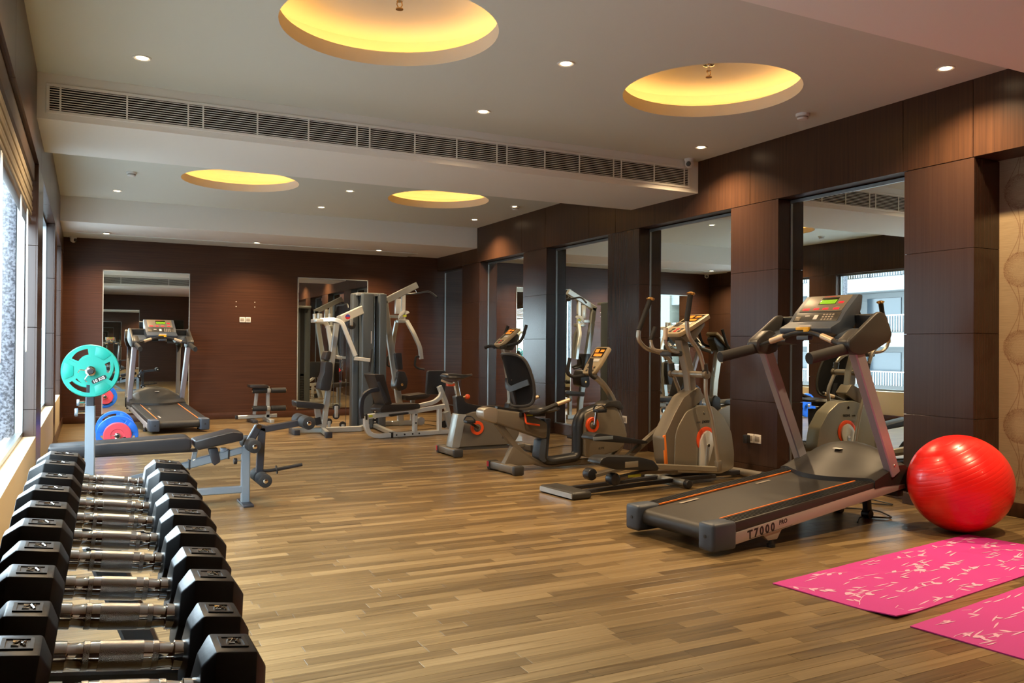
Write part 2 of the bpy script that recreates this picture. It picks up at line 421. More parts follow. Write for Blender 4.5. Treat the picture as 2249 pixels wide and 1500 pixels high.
for (cx, cy), lb in zip(COVES, clabels):
    t = thing('cove_light', lb, 'cove light', (cx, cy, ZC), group='round ceiling coves')
    mb = MB(); n = 64
    rp = [[V(q*cos(2*pi*i/n), q*sin(2*pi*i/n), z) for i in range(n)] for z, q in [(0, CR), (.095, CR), (.095, CR+.018), (.006, CR+.018)]]
    mb.loft(rp + [rp[0]], cap=False); mb.build('rim', cove_paint, t, weld=True)
    mb = MB()
    prof = [(CR+.01, .072), (CR+.17, .072), (CR+.20, .10), (CR+.20, .17), (CR+.16, .225), (CR-.05, .245), (.02, .25)]
    mb.loft([[V(q*cos(2*pi*i/n), q*sin(2*pi*i/n), z) for i in range(n)] for q, z in prof], cap=False).__len__()
    mb.bm.faces.new([mb.bm.verts.new((.021*cos(2*pi*i/n), .021*sin(2*pi*i/n), .25)) for i in range(n)])
    mb.build('dome', cove_paint, t)
    MB().sweep([((CR+.10)*cos(2*pi*i/64), (CR+.10)*sin(2*pi*i/64), .082) for i in range(64)], [(.008*cos(2*pi*k/6), .008*sin(2*pi*k/6)) for k in range(6)], closed=True).build('light_strip', cove_em, t)
SPR = [(1.72, 4.97, 'brass fire sprinkler inside the largest cove'), (4.29, 5.08, 'brass fire sprinkler inside the cove by the wallpapered corner')]
for x, y, lb in SPR:
    t = thing('fire_sprinkler', lb, 'sprinkler', (x, y, ZC+.245), group='cove sprinklers')
    MB().lathe((0, 0, 0), (0, 0, -1), [(0, .045), (.012, .045), (.02, .03), (.02, .012), (.05, .012), (.055, .02)], 20).build('rose', chrome, t)
    mb = MB()
    for s in (-1, 1): mb.tube([(s*.012, 0, -.05), (s*.018, 0, -.075), (s*.004, 0, -.10)], .004, 6)
    mb.build('yoke', brass, t)
    MB().cyl((0, 0, -.10), (0, 0, -.106), .024, 16).build('deflector', brass, t)

# ---- downlights
DL = [(.31, 6.26, ZC, 'recessed downlight in the near bay beside the window wall'), (2.94, 4.98, ZC, 'recessed downlight between the two near coves'),
      (2.93, 6.32, ZC, 'recessed downlight just in front of the middle of the long vent'), (5.33, 3.81, ZC, 'recessed downlight above the red ball corner'),
      (5.33, 6.42, ZC, 'recessed downlight near the dome camera end of the vent'), (.31, 11.81, ZC, 'recessed downlight behind the vent beam beside the windows'),
      (2.94, 10.35, ZC, 'recessed downlight between the two far coves'), (2.93, 11.76, ZC, 'recessed downlight before the far beam, mid room'),
      (5.30, 11.72, ZC, 'recessed downlight behind the vent beam near the mirror wall'), (.22, 13.55, ZB-.012, 'recessed downlight over the far treadmill mirror'),
      (2.36, 13.55, ZB-.012, 'recessed downlight over the wall switches'), (4.36, 13.55, ZB-.012, 'recessed downlight over the multi gym at the back wall'),
      (.31, 3.81, ZC, 'recessed downlight above the dumbbell rack'), 
      (5.3, 10.35, ZC, 'recessed downlight in the far bay beside the mirror wall'), 
      (4.7, 2.3, ZB, 'downlight in the near beam over the pink mats'), (5.0, -.6, ZB, 'downlight in the near beam by the front wall')]
for x, y, z, lb in DL:
    t = thing('downlight', lb, 'downlight', (x, y, z), group='recessed downlights')
    MB().lathe((0, 0, .004), (0, 0, -1), [(0, .062), (.008, .062), (.010, .055), (.004, .038), (.001, .036)], 28).build('trim_ring', white_p, t)
    MB().cyl((0, 0, -.001), (0, 0, -.004), .036, 20).build('lamp_lens', down_em, t)
    ld = bpy.data.lights.new('downlight_beam', 'SPOT'); ld.energy = DOWN_W; ld.color = (1, .70, .39); ld.spot_size = R(134); ld.spot_blend = 1.0; ld.shadow_soft_size = .03
    lo = bpy.data.objects.new('downlight_beam', ld); COL.objects.link(lo); lo.parent = t; lo.location = (0, 0, -.012)

# ---- ceiling gear
for x, y, lb in ((5.32, 5.11, 'white smoke detector near the mirror wall, closest one'), (.42, 10.45, 'white smoke detector behind the vent beam, window side'), (5.32, 10.37, 'white smoke detector behind the vent beam, mirror side')):
    t = thing('smoke_detector', lb, 'smoke detector', (x, y, ZC), group='smoke detectors')
    MB().lathe((0, 0, 0), (0, 0, -1), [(0, .055), (.02, .055), (.024, .050)], 28).build('base', white_p, t)
    MB().lathe((0, 0, -.024), (0, 0, -1), [(0, .044), (.012, .044), (.016, .04)], 28).build('vent_ring', grey_p, t)
    MB().lathe((0, 0, -.036), (0, 0, -1), [(0, .046), (.012, .040), (.016, .02)], 28).build('cap', white_p, t)
for (x, y, z), aim, lb in (((5.55, 6.87, 3.14), V(-.7, -.6, -.45), 'white dome camera at the end of the long vent'), ((-.22, 14.22, 2.80), V(.6, -.7, -.4), 'white dome camera in the far corner above the window wall')):
    t = thing('security_camera', lb, 'security camera', (x, y, z), group='security cameras')
    MB().lathe((0, 0, .04), (0, 0, -1), [(0, .052), (.012, .052), (.03, .045)], 24).build('mount', white_p, t)
    MB().sph((0, 0, -.01), .046).build('housing', white_p, t)
    MB().cyl(tuple(aim*.028), tuple(aim*.056), .024, 20).build('lens', black_p, t)

# ---- air vents
def vent(name, y, ny, x0, x1, z0, z1, label, mull):
    t = thing(name, label, 'air vent', (0, y, 0))
    d = .012*ny
    f = MB(); e = .022
    for lo, hi in (((x0-e, 0, z1), (x1+e, 0, z1+e)), ((x0-e, 0, z0-e), (x1+e, 0, z0)), ((x0-e, 0, z0), (x0, 0, z1)), ((x1, 0, z0), (x1+e, 0, z1))):
        f.box((lo[0], min(0, d), lo[2]), (hi[0], max(0, d), hi[2]), .002, seg=1)
    f.build('frame', paint_w, t)
    MB().box((x0, min(0, ny*.003), z0), (x1, max(0, .003*ny), z1)).build('duct_shade_sheet', mat('duct_shadow', (.012, .009, .006), .9), t)  # flat sheet, shade between the slats put into its dark colour
    n = 10; sl = None
    for i in range(n):
        z = z0 + (z1-z0)*(i+.5)/n
        if sl is None:
            sl = MB().box((x0, -.004, -.0023), (x1, .004, .0023)).build('slat', paint_w, t); o = sl
        else:
            o = sl.copy(); COL.objects.link(o)
        o.location = (0, d*.6+.004*ny, z)
    m0 = None
    for x in mull:
        if m0 is None: m0 = o = MB().box((-.006, -.003, z0), (.006, .003, z1)).build('mullion', paint_w, t)
        else: o = m0.copy(); COL.objects.link(o)
        o.location = (x, d+.002*ny, 0)
MULL = [-.2, .243, .676, .786, 1.2, 1.612, 2.024, 2.136, 2.547, 2.948, 3.351, 3.455, 3.859, 4.245, 4.643, 4.736, 5.14, 5.526]
vent('air_vent', 6.935, -1, -.27, 5.58, 2.91, 3.085, 'long slatted air vent along the front of the white vent beam', MULL)
vent('air_vent', 3.0, 1, -.27, 5.58, 2.91, 3.085, 'slatted air vent on the near beam, seen only in the mirrors', MULL[::3])

# ---- right wall: fascia, pilasters, mirrors, wallpaper
PIL = [(3.86, 4.44), (5.785, 6.427), (7.988, 8.639), (10.19, 10.89), (12.436, 13.147)]
wr = struct(MB().box((XW, YF, 0), (XW+.12, YB, 3.45)).build('wall_right', groove))
MB().box((XW-.006, YF, 0), (XW, 3.87, ZF+.02)).build('wallpaper', wallpaper, wr)
MB().box((XR+.014, YF, ZF+.014), (XW, YB, 3.45)).build('fascia_core', groove, wr)
fj = [YF, .6, 2.2, 3.87, 4.455, 6.16, 6.76, 8.48, 9.09, 10.24, 10.95, 12.5, 13.2, YB]
for a, b in zip(fj, fj[1:]):
    MB().box((XR, a+.002, ZF), (XR+.014, b-.002, ZC+.3), .0015, seg=1).build('panel', wood_y, wr)
    MB().box((XR+.014, a+.002, ZF), (XW, b-.002, ZF+.014)).build('soffit_panel', wood_y, wr)
JZ = [.0, .092, .705, 1.33, 1.955, ZF-.004]
for i, (a, b) in enumerate(PIL):
    p = sempty('trim_%d' % (i+1))
    MB().box((XR+.014, a+.014, 0), (XW, b-.014, ZF)).build('pilaster_core', groove, p)
    for k, (z0, z1) in enumerate(zip(JZ, JZ[1:])):
        o = -.006 if k == 0 else 0
        nm = 'skirting' if k == 0 else 'panel'
        MB().box((XR+o, a+o, z0+.0015), (XR+.014, b-o, z1-.0015), .0012, seg=1).build(nm, wood_v, p)
        MB().box((XR+.014, a+o, z0+.0015), (XW, a+.014, z1-.0015), .0012, seg=1).build(nm, wood_v, p)
        MB().box((XR+.014, b-.014, z0+.0015), (XW, b-o, z1-.0015), .0012, seg=1).build(nm, wood_v, p)
bays = list(zip([b for a, b in PIL], [a for a, b in PIL[1:]] + [YB]))
ml = ['tall wall mirror between the first and second wood pilasters, behind the treadmill', 'tall wall mirror behind the elliptical trainer',
      'tall wall mirror behind the recumbent bike', 'narrow wall mirror behind the upright bike', 'wall mirror in the far corner behind the multi gym']
for (a, b), lb in zip(bays, ml):
    t = thing('wall_mirror', lb, 'mirror', (XM, (a+b)/2, 0), group='mirrors along the pilaster wall')
    h = (b-a)/2 - .001; z0, z1 = .16, 2.575; e = .012
    MB().box((0, -h+e, z0), (.006, h-e, z1)).build('mirror_glass', mirror_m, t)
    f = MB()
    f.box((-.012, -h, z0-.02), (.03, -h+e, z1+.03), .002, seg=1).box((-.012, h-e, z0-.02), (.03, h, z1+.03), .002, seg=1)
    f.box((-.012, -h+e, z1), (.03, h-e, z1+.03), .002, seg=1)
    f.build('frame', alu, t)
    MB().box((-.02, -h, .0), (.03, h, z0), .003, seg=1).build('plinth', wood_v, t)
    MB().box((-.024, -h, z0-.012), (-.004, h, z0+.002)).build('ledge', alu, t)
struct(MB().box((XW-.022, YF, 0), (XW, 3.86, .105), .004).build('baseboard_right', wood_y))

# ---- back wall
wb = struct(MB().box((XL-.2, YB, 0), (XW+.1, YB+.12, 3.45)).build('wall_back', wood_h))
struct(MB().box((XL, YB-.018, 0), (XW, YB, .105), .004).build('baseboard_back', wood_h))
for x0, x1, z1, lb in ((.20, 1.435, 2.345, 'tall back wall mirror behind the far treadmill'), (3.18, 4.39, 2.365, 'tall back wall mirror behind the multi gym tower')):
    t = thing('wall_mirror', lb, 'mirror', ((x0+x1)/2, YB, 0), group='back wall mirrors')
    h = (x1-x0)/2
    MB().box((-h, -.012, .14), (h, -.004, z1)).build('mirror_glass', mirror_m, t)
    f = MB()
    f.box((-h-.012, -.018, .13), (-h, 0, z1+.012)).box((h, -.018, .13), (h+.012, 0, z1+.012)).box((-h-.012, -.018, z1), (h+.012, 0, z1+.014))
    f.build('edge_trim', edge_m, t)
# ---- front wall (seen in the mirrors)
wf = struct(MB().box((XL-.2, YF-.12, 0), (XW+.1, YF, 3.45)).build('wall_front', wood_h))
t = thing('wall_mirror', 'tall front wall mirror seen only inside the back mirrors', 'mirror', (.86, YF, 0))
MB().box((-.62, .004, .14), (.62, .012, 2.35)).build('mirror_glass', mirror_m, t)
f = MB(); f.box((-.632, 0, .13), (-.62, .018, 2.362)).box((.62, 0, .13), (.632, .018, 2.362)).box((-.632, 0, 2.35), (.632, .018, 2.364)); f.build('edge_trim', edge_m, t)
t = thing('wall_television', 'black flat television on the front wall, seen in the far mirror', 'television', (2.35, YF, 1.75))
MB().box((-.5, .03, -.3), (.5, .07, .3), .006).build('casing', black_p, t)
MB().box((-.485, .07, -.285), (.485, .073, .285)).build('screen', dark_scr, t)
MB().box((-.1, 0, -.1), (.1, .03, .1)).build('bracket', black_p, t)

# ---- left wall with windows
XG = -.437
SZ, HZ = .50, 2.58
PIER = [(7.30, 8.02), (10.82, 11.45), (13.25, YB)]
WIN = [(2.0, 7.30), (8.02, 10.82), (11.45, 13.25)]
wl = struct(MB().box((XL-.13, YF, HZ+.02), (XL-.014, YB, 3.45)).build('wall_left', groove))
for a, b in ((YF, .6), (.6, 2.6), (2.6, 5.0), (5.0, 7.66), (7.66, 9.4), (9.4, 11.1), (11.1, 12.6), (12.6, YB)):
    MB().box((XL-.014, a+.002, HZ), (XL, b-.002, 3.45), .0015, seg=1).build('panel', wood_y, wl)
    MB().box((XG, a+.002, HZ), (XL-.014, b-.002, HZ+.02)).build('soffit_panel', wood_y, wl)
sill = MB()
for a, b in WIN: sill.box((XG-.12, a, 0), (XL, b, SZ), .004)
sill.build('sill_wall', cream, wl)
struct(MB().box((XL, YF, 0), (XL+.018, YB, .105), .004).build('baseboard_left', wood_y))
for i, (a, b) in enumerate([(YF, .5), (.5, 2.0)] + PIER):
    p = sempty('trim_%d' % (i+6))
    MB().box((XG-.05, a+.014, 0), (XL-.014, b-.014, HZ)).build('pier_core', groove, p)
    for z0, z1 in zip(JZ, JZ[1:-1] + [HZ]):
        MB().box((XL-.014, a, z0+.0015), (XL, b, z1-.0015), .0012, seg=1).build('panel', wood_v, p)
        MB().box((XG-.05, a, z0+.0015), (XL-.014, a+.014, z1-.0015), .0012, seg=1).build('panel', wood_v, p)
        MB().box((XG-.05, b-.014, z0+.0015), (XL-.014, b, z1-.0015), .0012, seg=1).build('panel', wood_v, p)
for i, (a, b) in enumerate(WIN):
    w = sempty('window_%d' % (i+1)); e = .035
    f = MB()
    f.box((XG-.05, a, SZ), (XG, b, SZ+e)).box((XG-.05, a, HZ-e), (XG, b, HZ)).box((XG-.05, a, SZ+e), (XG, a+e, HZ-e)).box((XG-.05, b-e, SZ+e), (XG, b, HZ-e))
    f.build('window_frame', alu, w)
    npn = 1
    for k in range(npn):
        y0, y1 = a+e+(b-a-2*e)*k/npn, a+e+(b-a-2*e)*(k+1)/npn
        MB().box((XG-.03, y0+.003, SZ+e), (XG-.022, y1-.003, HZ-e)).build('pane', glass, w)

# ---- outside: paving, granite piers, apartment building
deck = struct(MB().box((-14, -12, -.25), (XL-.14, 34, -.06)).build('terrace', groove))
tl = None
for ix in range(8):
    for iy in range(20):
        if tl is None: tl = o = MB().box((-.447, -.447, -.06), (.447, .447, -.03), .004, seg=1).build('paving_tile', tile_m, deck)
        else: o = tl.copy(); COL.objects.link(o)
        o.location = (-1.05-.9*ix, 1.0+.9*iy, 0)
for i, (a, b) in enumerate(PIER[:2] + [(13.4, 14.4)]):
    g = struct(MB().box((-.60, a-.04, -.03), (XG-.055, b+.04, 3.6), .004).build('trim_%d' % (i+12), granite))
bl = thing('apartment_building', 'white apartment block with railed balconies beyond the windows', 'building', (-26, 6, -7))
fh = 3.0
MB().box((-8, -34, 0), (-1.6, 44, 27)).build('facade_wall', bld, bl)
slab0 = rail0 = pier0 = win0 = None
for k in range(9):
    z = k*fh + 2.4
    if slab0 is None: slab0 = o = MB().box((-1.6, -34, 0), (0, 44, .75)).build('balcony_slab', bld, bl)
    else: o = slab0.copy(); COL.objects.link(o)
    o.location = (0, 0, z)
    if rail0 is None:
        m = MB(); m.box((-.06, -34, .95), (0, 44, 1.0))
        y = -34
        while y < 44: m.box((-.05, y, .1), (-.02, y+.035, .95)); y += .16
        rail0 = o = tag(m.build('balcony_railing', silver, bl), kind='stuff')
    else: o = rail0.copy(); COL.objects.link(o)
    o.location = (0, 0, z+.7)
    for j in range(12):
        if win0 is None: win0 = o = MB().box((-1.62, -1.1, .3), (-1.55, 1.1, 2.1)).build('balcony_window', bld_gl, bl)
        else: o = win0.copy(); COL.objects.link(o)
        o.location = (0, -30+j*6.2, z+.6)
for j in range(8):
    if pier0 is None: pier0 = o = MB().box((-1.6, -.9, 0), (.15, .9, 27)).build('facade_pier', bld2, bl)
    else: o = pier0.copy(); COL.objects.link(o)
    o.location = (0, -27+j*9.3, 0)

# ---- window blind
t = thing('window_blind', 'raised bamboo blind with white cords at the near window', 'blind', (-.412, 0, 0))
MB().box((-.02, 3.1, 2.44), (.035, 7.27, 2.575), .006).build('valance', bamboo, t)
s0 = None
for i in range(7):
    if s0 is None: s0 = o = MB().box((-.018, 3.12, -.016), (.022, 7.25, .016), .007).build('fold', fabric_b, t)
    else: o = s0.copy(); COL.objects.link(o)
    o.location = (.004*(i % 2), 0, 2.415-.038*i); 
MB().box((-.02, 3.12, 2.11), (.018, 7.25, 2.15), .006).build('bottom_rail', bamboo, t)
for k, (y, z) in enumerate(((6.0, 1.15), (6.6, 1.14), (4.7, 1.1))):
    MB().tube(fil([(.03, y-.03, 2.13), (.032, y-.05, z+.3), (.03, y-.04, z+.04), (.03, y, z), (.03, y+.04, z+.04), (.032, y+.04, z+.35), (.03, y+.02, 2.13)], .05), .0035, 6).build('cord', cord_m, t)

# ---- wall plates
def plate(name, lb, cat, loc, rz, gangs, w=.085, plug=False):
    t = thing(name, lb, cat, loc, rz)
    for k in range(gangs):
        x = (k-(gangs-1)/2)*(w+.008)
        MB().box((x-w/2, -.012, -w/2), (x+w/2, 0, w/2), .003).build('frame', white_p, t)
        MB().box((x-w*.36, -.015, -w*.3), (x+w*.36, -.010, w*.3), .002).build('rocker', grey_p, t)
    if plug: MB().box((-.10, -.06, -.05), (-.045, -.012, .03), .006).build('plug', black_p, t)
    return t
plate('light_switch', 'pair of white switch plates on the back wall', 'switch', (2.31, YB, 1.635), 0, 2)
plate('wall_socket', 'white twin socket with black plug on the second pilaster', 'socket', (XR, 6.08, .345), -pi/2, 2, plug=True)
plate('wall_socket', 'white socket on the third pilaster behind the recumbent bike', 'socket', (XR, 8.25, .355), -pi/2, 1)
plate('wall_socket', 'small socket on the back wall beside the bench press upright', 'socket', (-.085, YB, .30), 0, 1)
bm_ = MB()
for x in (2.165, 2.463):
    for z in (1.85, 1.93): bm_.cyl((x, YB, z), (x, YB-.008, z), .008, 8)
tag(bm_.build('wall_plugs', white_p), 'four small screw plugs in the back wall above the switches', 'wall plug')

# ================================================================== treadmills
def treadmill(name, label, loc, rz):
    t = thing(name, label, 'treadmill', loc, rz, 'treadmills')
    zt = lambda l: .172 + .0965*l                # deck top
    def sbox(mb, l0, l1, w0, w1, a, b, bev=.004):
        vs = [(l, w, zt(l)+d) for d in (a, b) for l, w in ((l0, w0), (l1, w0), (l1, w1), (l0, w1))]
        vv = [mb.bm.verts.new(V(*p)) for p in vs]
        for f in ((3, 2, 1, 0), (4, 5, 6, 7), (0, 1, 5, 4), (1, 2, 6, 5), (2, 3, 7, 6), (3, 0, 4, 7)): mb.bm.faces.new([vv[i] for i in f])
        mb._bev(vv, bev, 2)
        return mb
    for s in (-1, 1):
        o = sbox(MB(), .17, 1.56, s*.386, s*.262, -.055, 0, .006).build('foot_rail', charcoal, t)
        for k in range(5):
            sbox(MB(), .19, 1.53, s*(.285+.019*k), s*(.293+.019*k), -.002, .0035, 0).build('grip_rib', black_p, o)
        sbox(MB(), .18, 1.53, s*.262, s*.270, -.004, .004, 0).build('orange_stripe', orange_l, t)
        fr = MB()
        lo, hi = lambda l: .056+.1155*(l-.166), lambda l: .128+.1155*(l-.188)
        fr.prism([(.165, lo(.165)), (1.88, lo(1.88)), (1.88, hi(1.88)), (.19, hi(.19))], s*.362, s*.388, .004)
        fr.build('frame_rail', rail_grey, t)
        MB().prism([(.18, .10), (1.56, .262), (1.56, .31), (.18, .185)], s*.30, s*.378).build('side_skirt', rail_dark, t)
        c = MB().box((0, min(s*.392, s*.262), .03), (.195, max(s*.392, s*.262), .196), .022, seg=3).build('rear_cap', navy_p, t)
        MB().cyl((-.003, s*.325, .115), (.02, s*.325, .115), .011, 12).build('bolt_or_hole', black_p, c)  # black disc painted for the dark inside of the bolt hole
        # upright
        MB().rtube([(1.72, s*.377, .36), (1.30, s*.377, 1.22)], .062, .092).build('upright', lav, t)
        MB().cyl((1.69, s*.409, .42), (1.69, s*.413, .42), .008, 10).build('bolt_or_hole', chrome, t)
        # handrail and pod
        hr = MB(); hr.sweep([(.845, s*.377, 1.146), (1.27, s*.377, 1.222)], [(.03*cos(q)*1.0, .038*sin(q)) for q in [2*pi*i/14 for i in range(14)]], side=(0, 1, 0)); hr.build('handrail', foam, t)
        pod = fil2([(1.18, 1.19), (1.165, 1.262), (1.30, 1.345), (1.48, 1.462), (1.56, 1.452), (1.635, 1.31), (1.60, 1.262), (1.46, 1.205), (1.30, 1.165)], .035)
        MB().prism(pod, s*.395, s*.432, .014).build('console_pod', charcoal, t)
        MB().prism(fil2([(1.18, 1.19), (1.165, 1.262), (1.30, 1.345), (1.38, 1.33), (1.40, 1.19), (1.30, 1.165)], .03), s*.335, s*.41, .012).build('pod_bracket', charcoal, t)
        MB().prism(fil2([(1.52, 1.445), (1.56, 1.452), (1.635, 1.31), (1.60, 1.265), (1.57, 1.30)], .015), s*.20, s*.41, .006).build('pod_back', charcoal, t)
        MB().prism(fil2([(1.30, 1.255), (1.335, 1.305), (1.46, 1.345), (1.56, 1.36), (1.61, 1.31), (1.45, 1.235)], .03), s*.20, s*.40, .01).build('console_wing', navy_p, t)
        # feet
        ft = MB().prism([(.40, .11), (.62, .125), (.56, .045), (.48, .045)], s*.345, s*.375, .004).build('foot_bracket', rail_grey, t)
        MB().lathe((.52, s*.36, 0), (0, 0, 1), [(0, .026), (.018, .026), (.02, .016), (.05, .014)], 14).build('foot', black_p, ft)
        lg = MB().prism([(1.76, .22), (1.82, .22), (1.84, .03), (1.79, .03)], s*.10, s*.14, .004).build('lift_leg', dark_met, t)
        MB().cyl((1.81, s*.09, .03), (1.81, s*.15, .03), .03, 16).build('wheel', black_p, lg)
    # belt
    bp = [(.085+.052*cos(q), .118+.052*sin(q)) for q in [pi/2+pi*i/8+.09 for i in range(9)]]
    MB().prism([(1.60, zt(1.60)-.006), *[(a, b) for a, b in bp], (1.6, zt(1.6)-.09)], -.262, .262).build('running_belt', belt_m, t)
    for l0, l1, w in ((.30, .46, .20), (1.02, 1.16, .20)):
        MB().box((0, 0, 0), (.001, .001, .001)).bm.free()
        o = sbox(MB(), l0, l1, w-.012, w+.012, -.0055, -.0045, 0).build('belt_label', grey_p, t)
    # motor hood
    mb = MB(); rows = 18; cols = 30; top = []
    for i in range(rows+1):
        s = i/rows; r = []
        for j in range(cols+1):
            w = -.392 + .784*j/cols; k = max(0., cos(pi*w/.66)) if abs(w) < .33 else 0.
            l0 = 1.50 - .13*k**1.0; l = l0 + (1.90-l0)*s
            base = .338 + .33*(l-1.5)*(1 if l > 1.5 else .3)
            base = min(base, .425) - (.05*max(0, s-.85)/.15)
            hump = .115*k**.7*sin(pi*min(1., s*1.05+.02)*.62)
            edge = -.012 if j in (0, cols) else 0
            r.append(V(l, w, base + hump + edge))
        top.append(r)
    ring = []
    grid = [[mb.bm.verts.new(p) for p in r] for r in top]
    for i in range(rows):
        for j in range(cols): mb.bm.faces.new((grid[i][j], grid[i+1][j], grid[i+1][j+1], grid[i][j+1]))
    border = [grid[0][j] for j in range(cols+1)] + [grid[i][cols] for i in range(1, rows+1)] + [grid[rows][j] for j in range(cols-1, -1, -1)] + [grid[i][0] for i in range(rows-1, 0, -1)]
    low = [mb.bm.verts.new(V(v.co.x, v.co.y, max(.20, zt(min(v.co.x, 1.6))-.045) if v.co.x < 1.85 else .22)) for v in border]
    for i in range(len(border)):
        j = (i+1) % len(border); mb.bm.faces.new((border[i], low[i], low[j], border[j]))
    mb.build('motor_hood', belt_m, t, ang=45)
    MB().box((1.62, -.03, .4935), (1.66, .03, .4975), m=Matrix.Rotation(R(0), 4, 'Y')).build('hood_emblem', white_p, t)
    # console
    hs = MB().prism(fil2([(1.265, 1.352), (1.372, 1.398), (1.432, 1.468), (1.572, 1.592), (1.615, 1.585), (1.60, 1.49), (1.52, 1.36), (1.36, 1.30), (1.28, 1.315)], .014), -.215, .215, .012).build('console', navy_p, t)
    u1 = V(1.572-1.432, 0, 1.592-1.468).normalized(); n1 = V(-u1.z, 0, u1.x)
    u0 = V(1.432-1.372, 0, 1.468-1.398).normalized(); n0 = V(-u0.z, 0, u0.x)
    def pl(o, u, n, a0, a1, w0, w1, h, nm, m, par, bev=0):
        # slab lying on the console face: a along the face, w across
        x, y = u, V(0, 1, 0); mm = Matrix((x, y, n)).transposed().to_4x4(); mm.translation = o
        return MB().box((a0, w0, -.002), (a1, w1, h), bev, m=mm).build(nm, m, par)
    o1 = V(1.432, 0, 1.468); o0 = V(1.372, 0, 1.398)
    # pl: positive w is the far (left) side seen from behind the machine
    fp = pl(o1, u1, n1, .004, .180, -.175, .175, .004, 'face_panel', bronze, t, .002)
    kp = pl(o0, u0, n0, .003, .088, -.185, .185, .003, 'key_panel', charcoal, t, .002)
    pl(o1, u1, n1, .080, .155, -.085, .055, .0055, 'display', dark_scr, t, .001)
    for r_ in range(5):
        m = MB(); mm = Matrix((u1, V(0, 1, 0), n1)).transposed().to_4x4(); mm.translation = o1
        for c_ in range(14): m.box((.085+.0092*r_, -.080+.0094*c_, .005), (.0905+.0092*r_, -.0745+.0094*c_, .0066), m=mm)
        tag(m.build('led_dots', green_em, t), kind='stuff')
    for w0, w1 in ((.10, .155), (.022, .065), (-.055, -.012), (-.145, -.10)):
        pl(o1, u1, n1, .020, .038, w0, w1, .0058, 'red_readout', red_em, t)
        pl(o1, u1, n1, .046, .050, w0+.004, w1-.006, .0046, 'caption_mark', grey_p, t)
    pl(o1, u1, n1, .088, .106, -.145, -.105, .0058, 'red_readout', red_em, t)
    pl(o1, u1, n1, .163, .168, -.05, .05, .005, 'red_caption', red_dot, t)
    for w in (-.13, -.105, -.08, -.055):
        for a in (.012, .034, .056): pl(o0, u0, n0, a, a+.014, w-.008, w+.008, .0045, 'key', grey_p, t, .001)
    pl(o0, u0, n0, .02, .062, -.01, .022, .0045, 'key', white_p, t, .001)
    pl(o0, u0, n0, .05, .058, .06, .10, .0045, 'key', white_p, t, .001)
    pl(o0, u0, n0, .012, .05, .13, .175, .0045, 'key', bronze, t, .001)
    MB().box((1.262, -.055, 1.362), (1.275, .045, 1.374)).build('safety_sticker', white_p, t)
    MB().box((1.245, -.05, 1.338), (1.272, .055, 1.358), .004).box((1.238, -.05, 1.325), (1.258, -.015, 1.345), .003).build('safety_clip', yellow, t)
    MB().tube(fil([(1.215, -.345, 1.232), (1.235, -.25, 1.262), (1.262, -.07, 1.322), (1.262, .07, 1.322), (1.235, .25, 1.262), (1.215, .345, 1.232)], .09, 8), .016, 10).build('grip_bar', black_p, t)
    for s in (-1, 1):
        MB().tube([(1.231, s*.262, 1.261), (1.249, s*.16, 1.295)], .021, 12).build('pulse_grip', grip_tan, t)
    MB().box((1.245, -.05, 1.268), (1.30, .05, 1.30), .008).build('under_console_box', navy_p, t)
    MB().box((1.80, -.36, .19), (1.87, .36, .25), .006).build('front_cross_beam', dark_met, t)
    lm = frame_m((.285, -.3885, .079), (1, 0, .1155), (-.12, 0, 1))
    a = text_mesh('lettering', 'T7000', .069, ink, t, lm, bold=.0026, shear=.10, space=1.42)
    text_mesh('lettering', 'PRO', .036, ink, t, frame_m((.560, -.3885, .135), (1, 0, .1155), (-.12, 0, 1)), bold=.0012, shear=.12, space=1.1)
    MB().prism([(.30, .0775), (.68, .1215), (.68, .1235), (.30, .0795)], -.3886, -.3882).build('underline', ink, t)
    return t
tm = treadmill('treadmill', 'large grey treadmill nearest the camera, tilted up toward the mirror', (3.166, 4.119, 0), .089)
dup(tm, (1.132, 12.20, 0), (0, 0, R(96.6)), 'treadmill at the back wall facing a tall mirror')
tag(MB().tube(fil([(4.75, 4.05, .012), (4.95, 4.2, .012), (5.1, 4.02, .012), (5.25, 4.3, .012), (5.05, 4.5, .012), (5.35, 4.6, .012), (5.55, 4.35, .012), (5.6, 4.8, .012), (5.66, 5.0, .02)], .1, 6), .006, 6).build('power_cable', black_p), 'black power cable coiled on the floor under the near treadmill', 'cable')

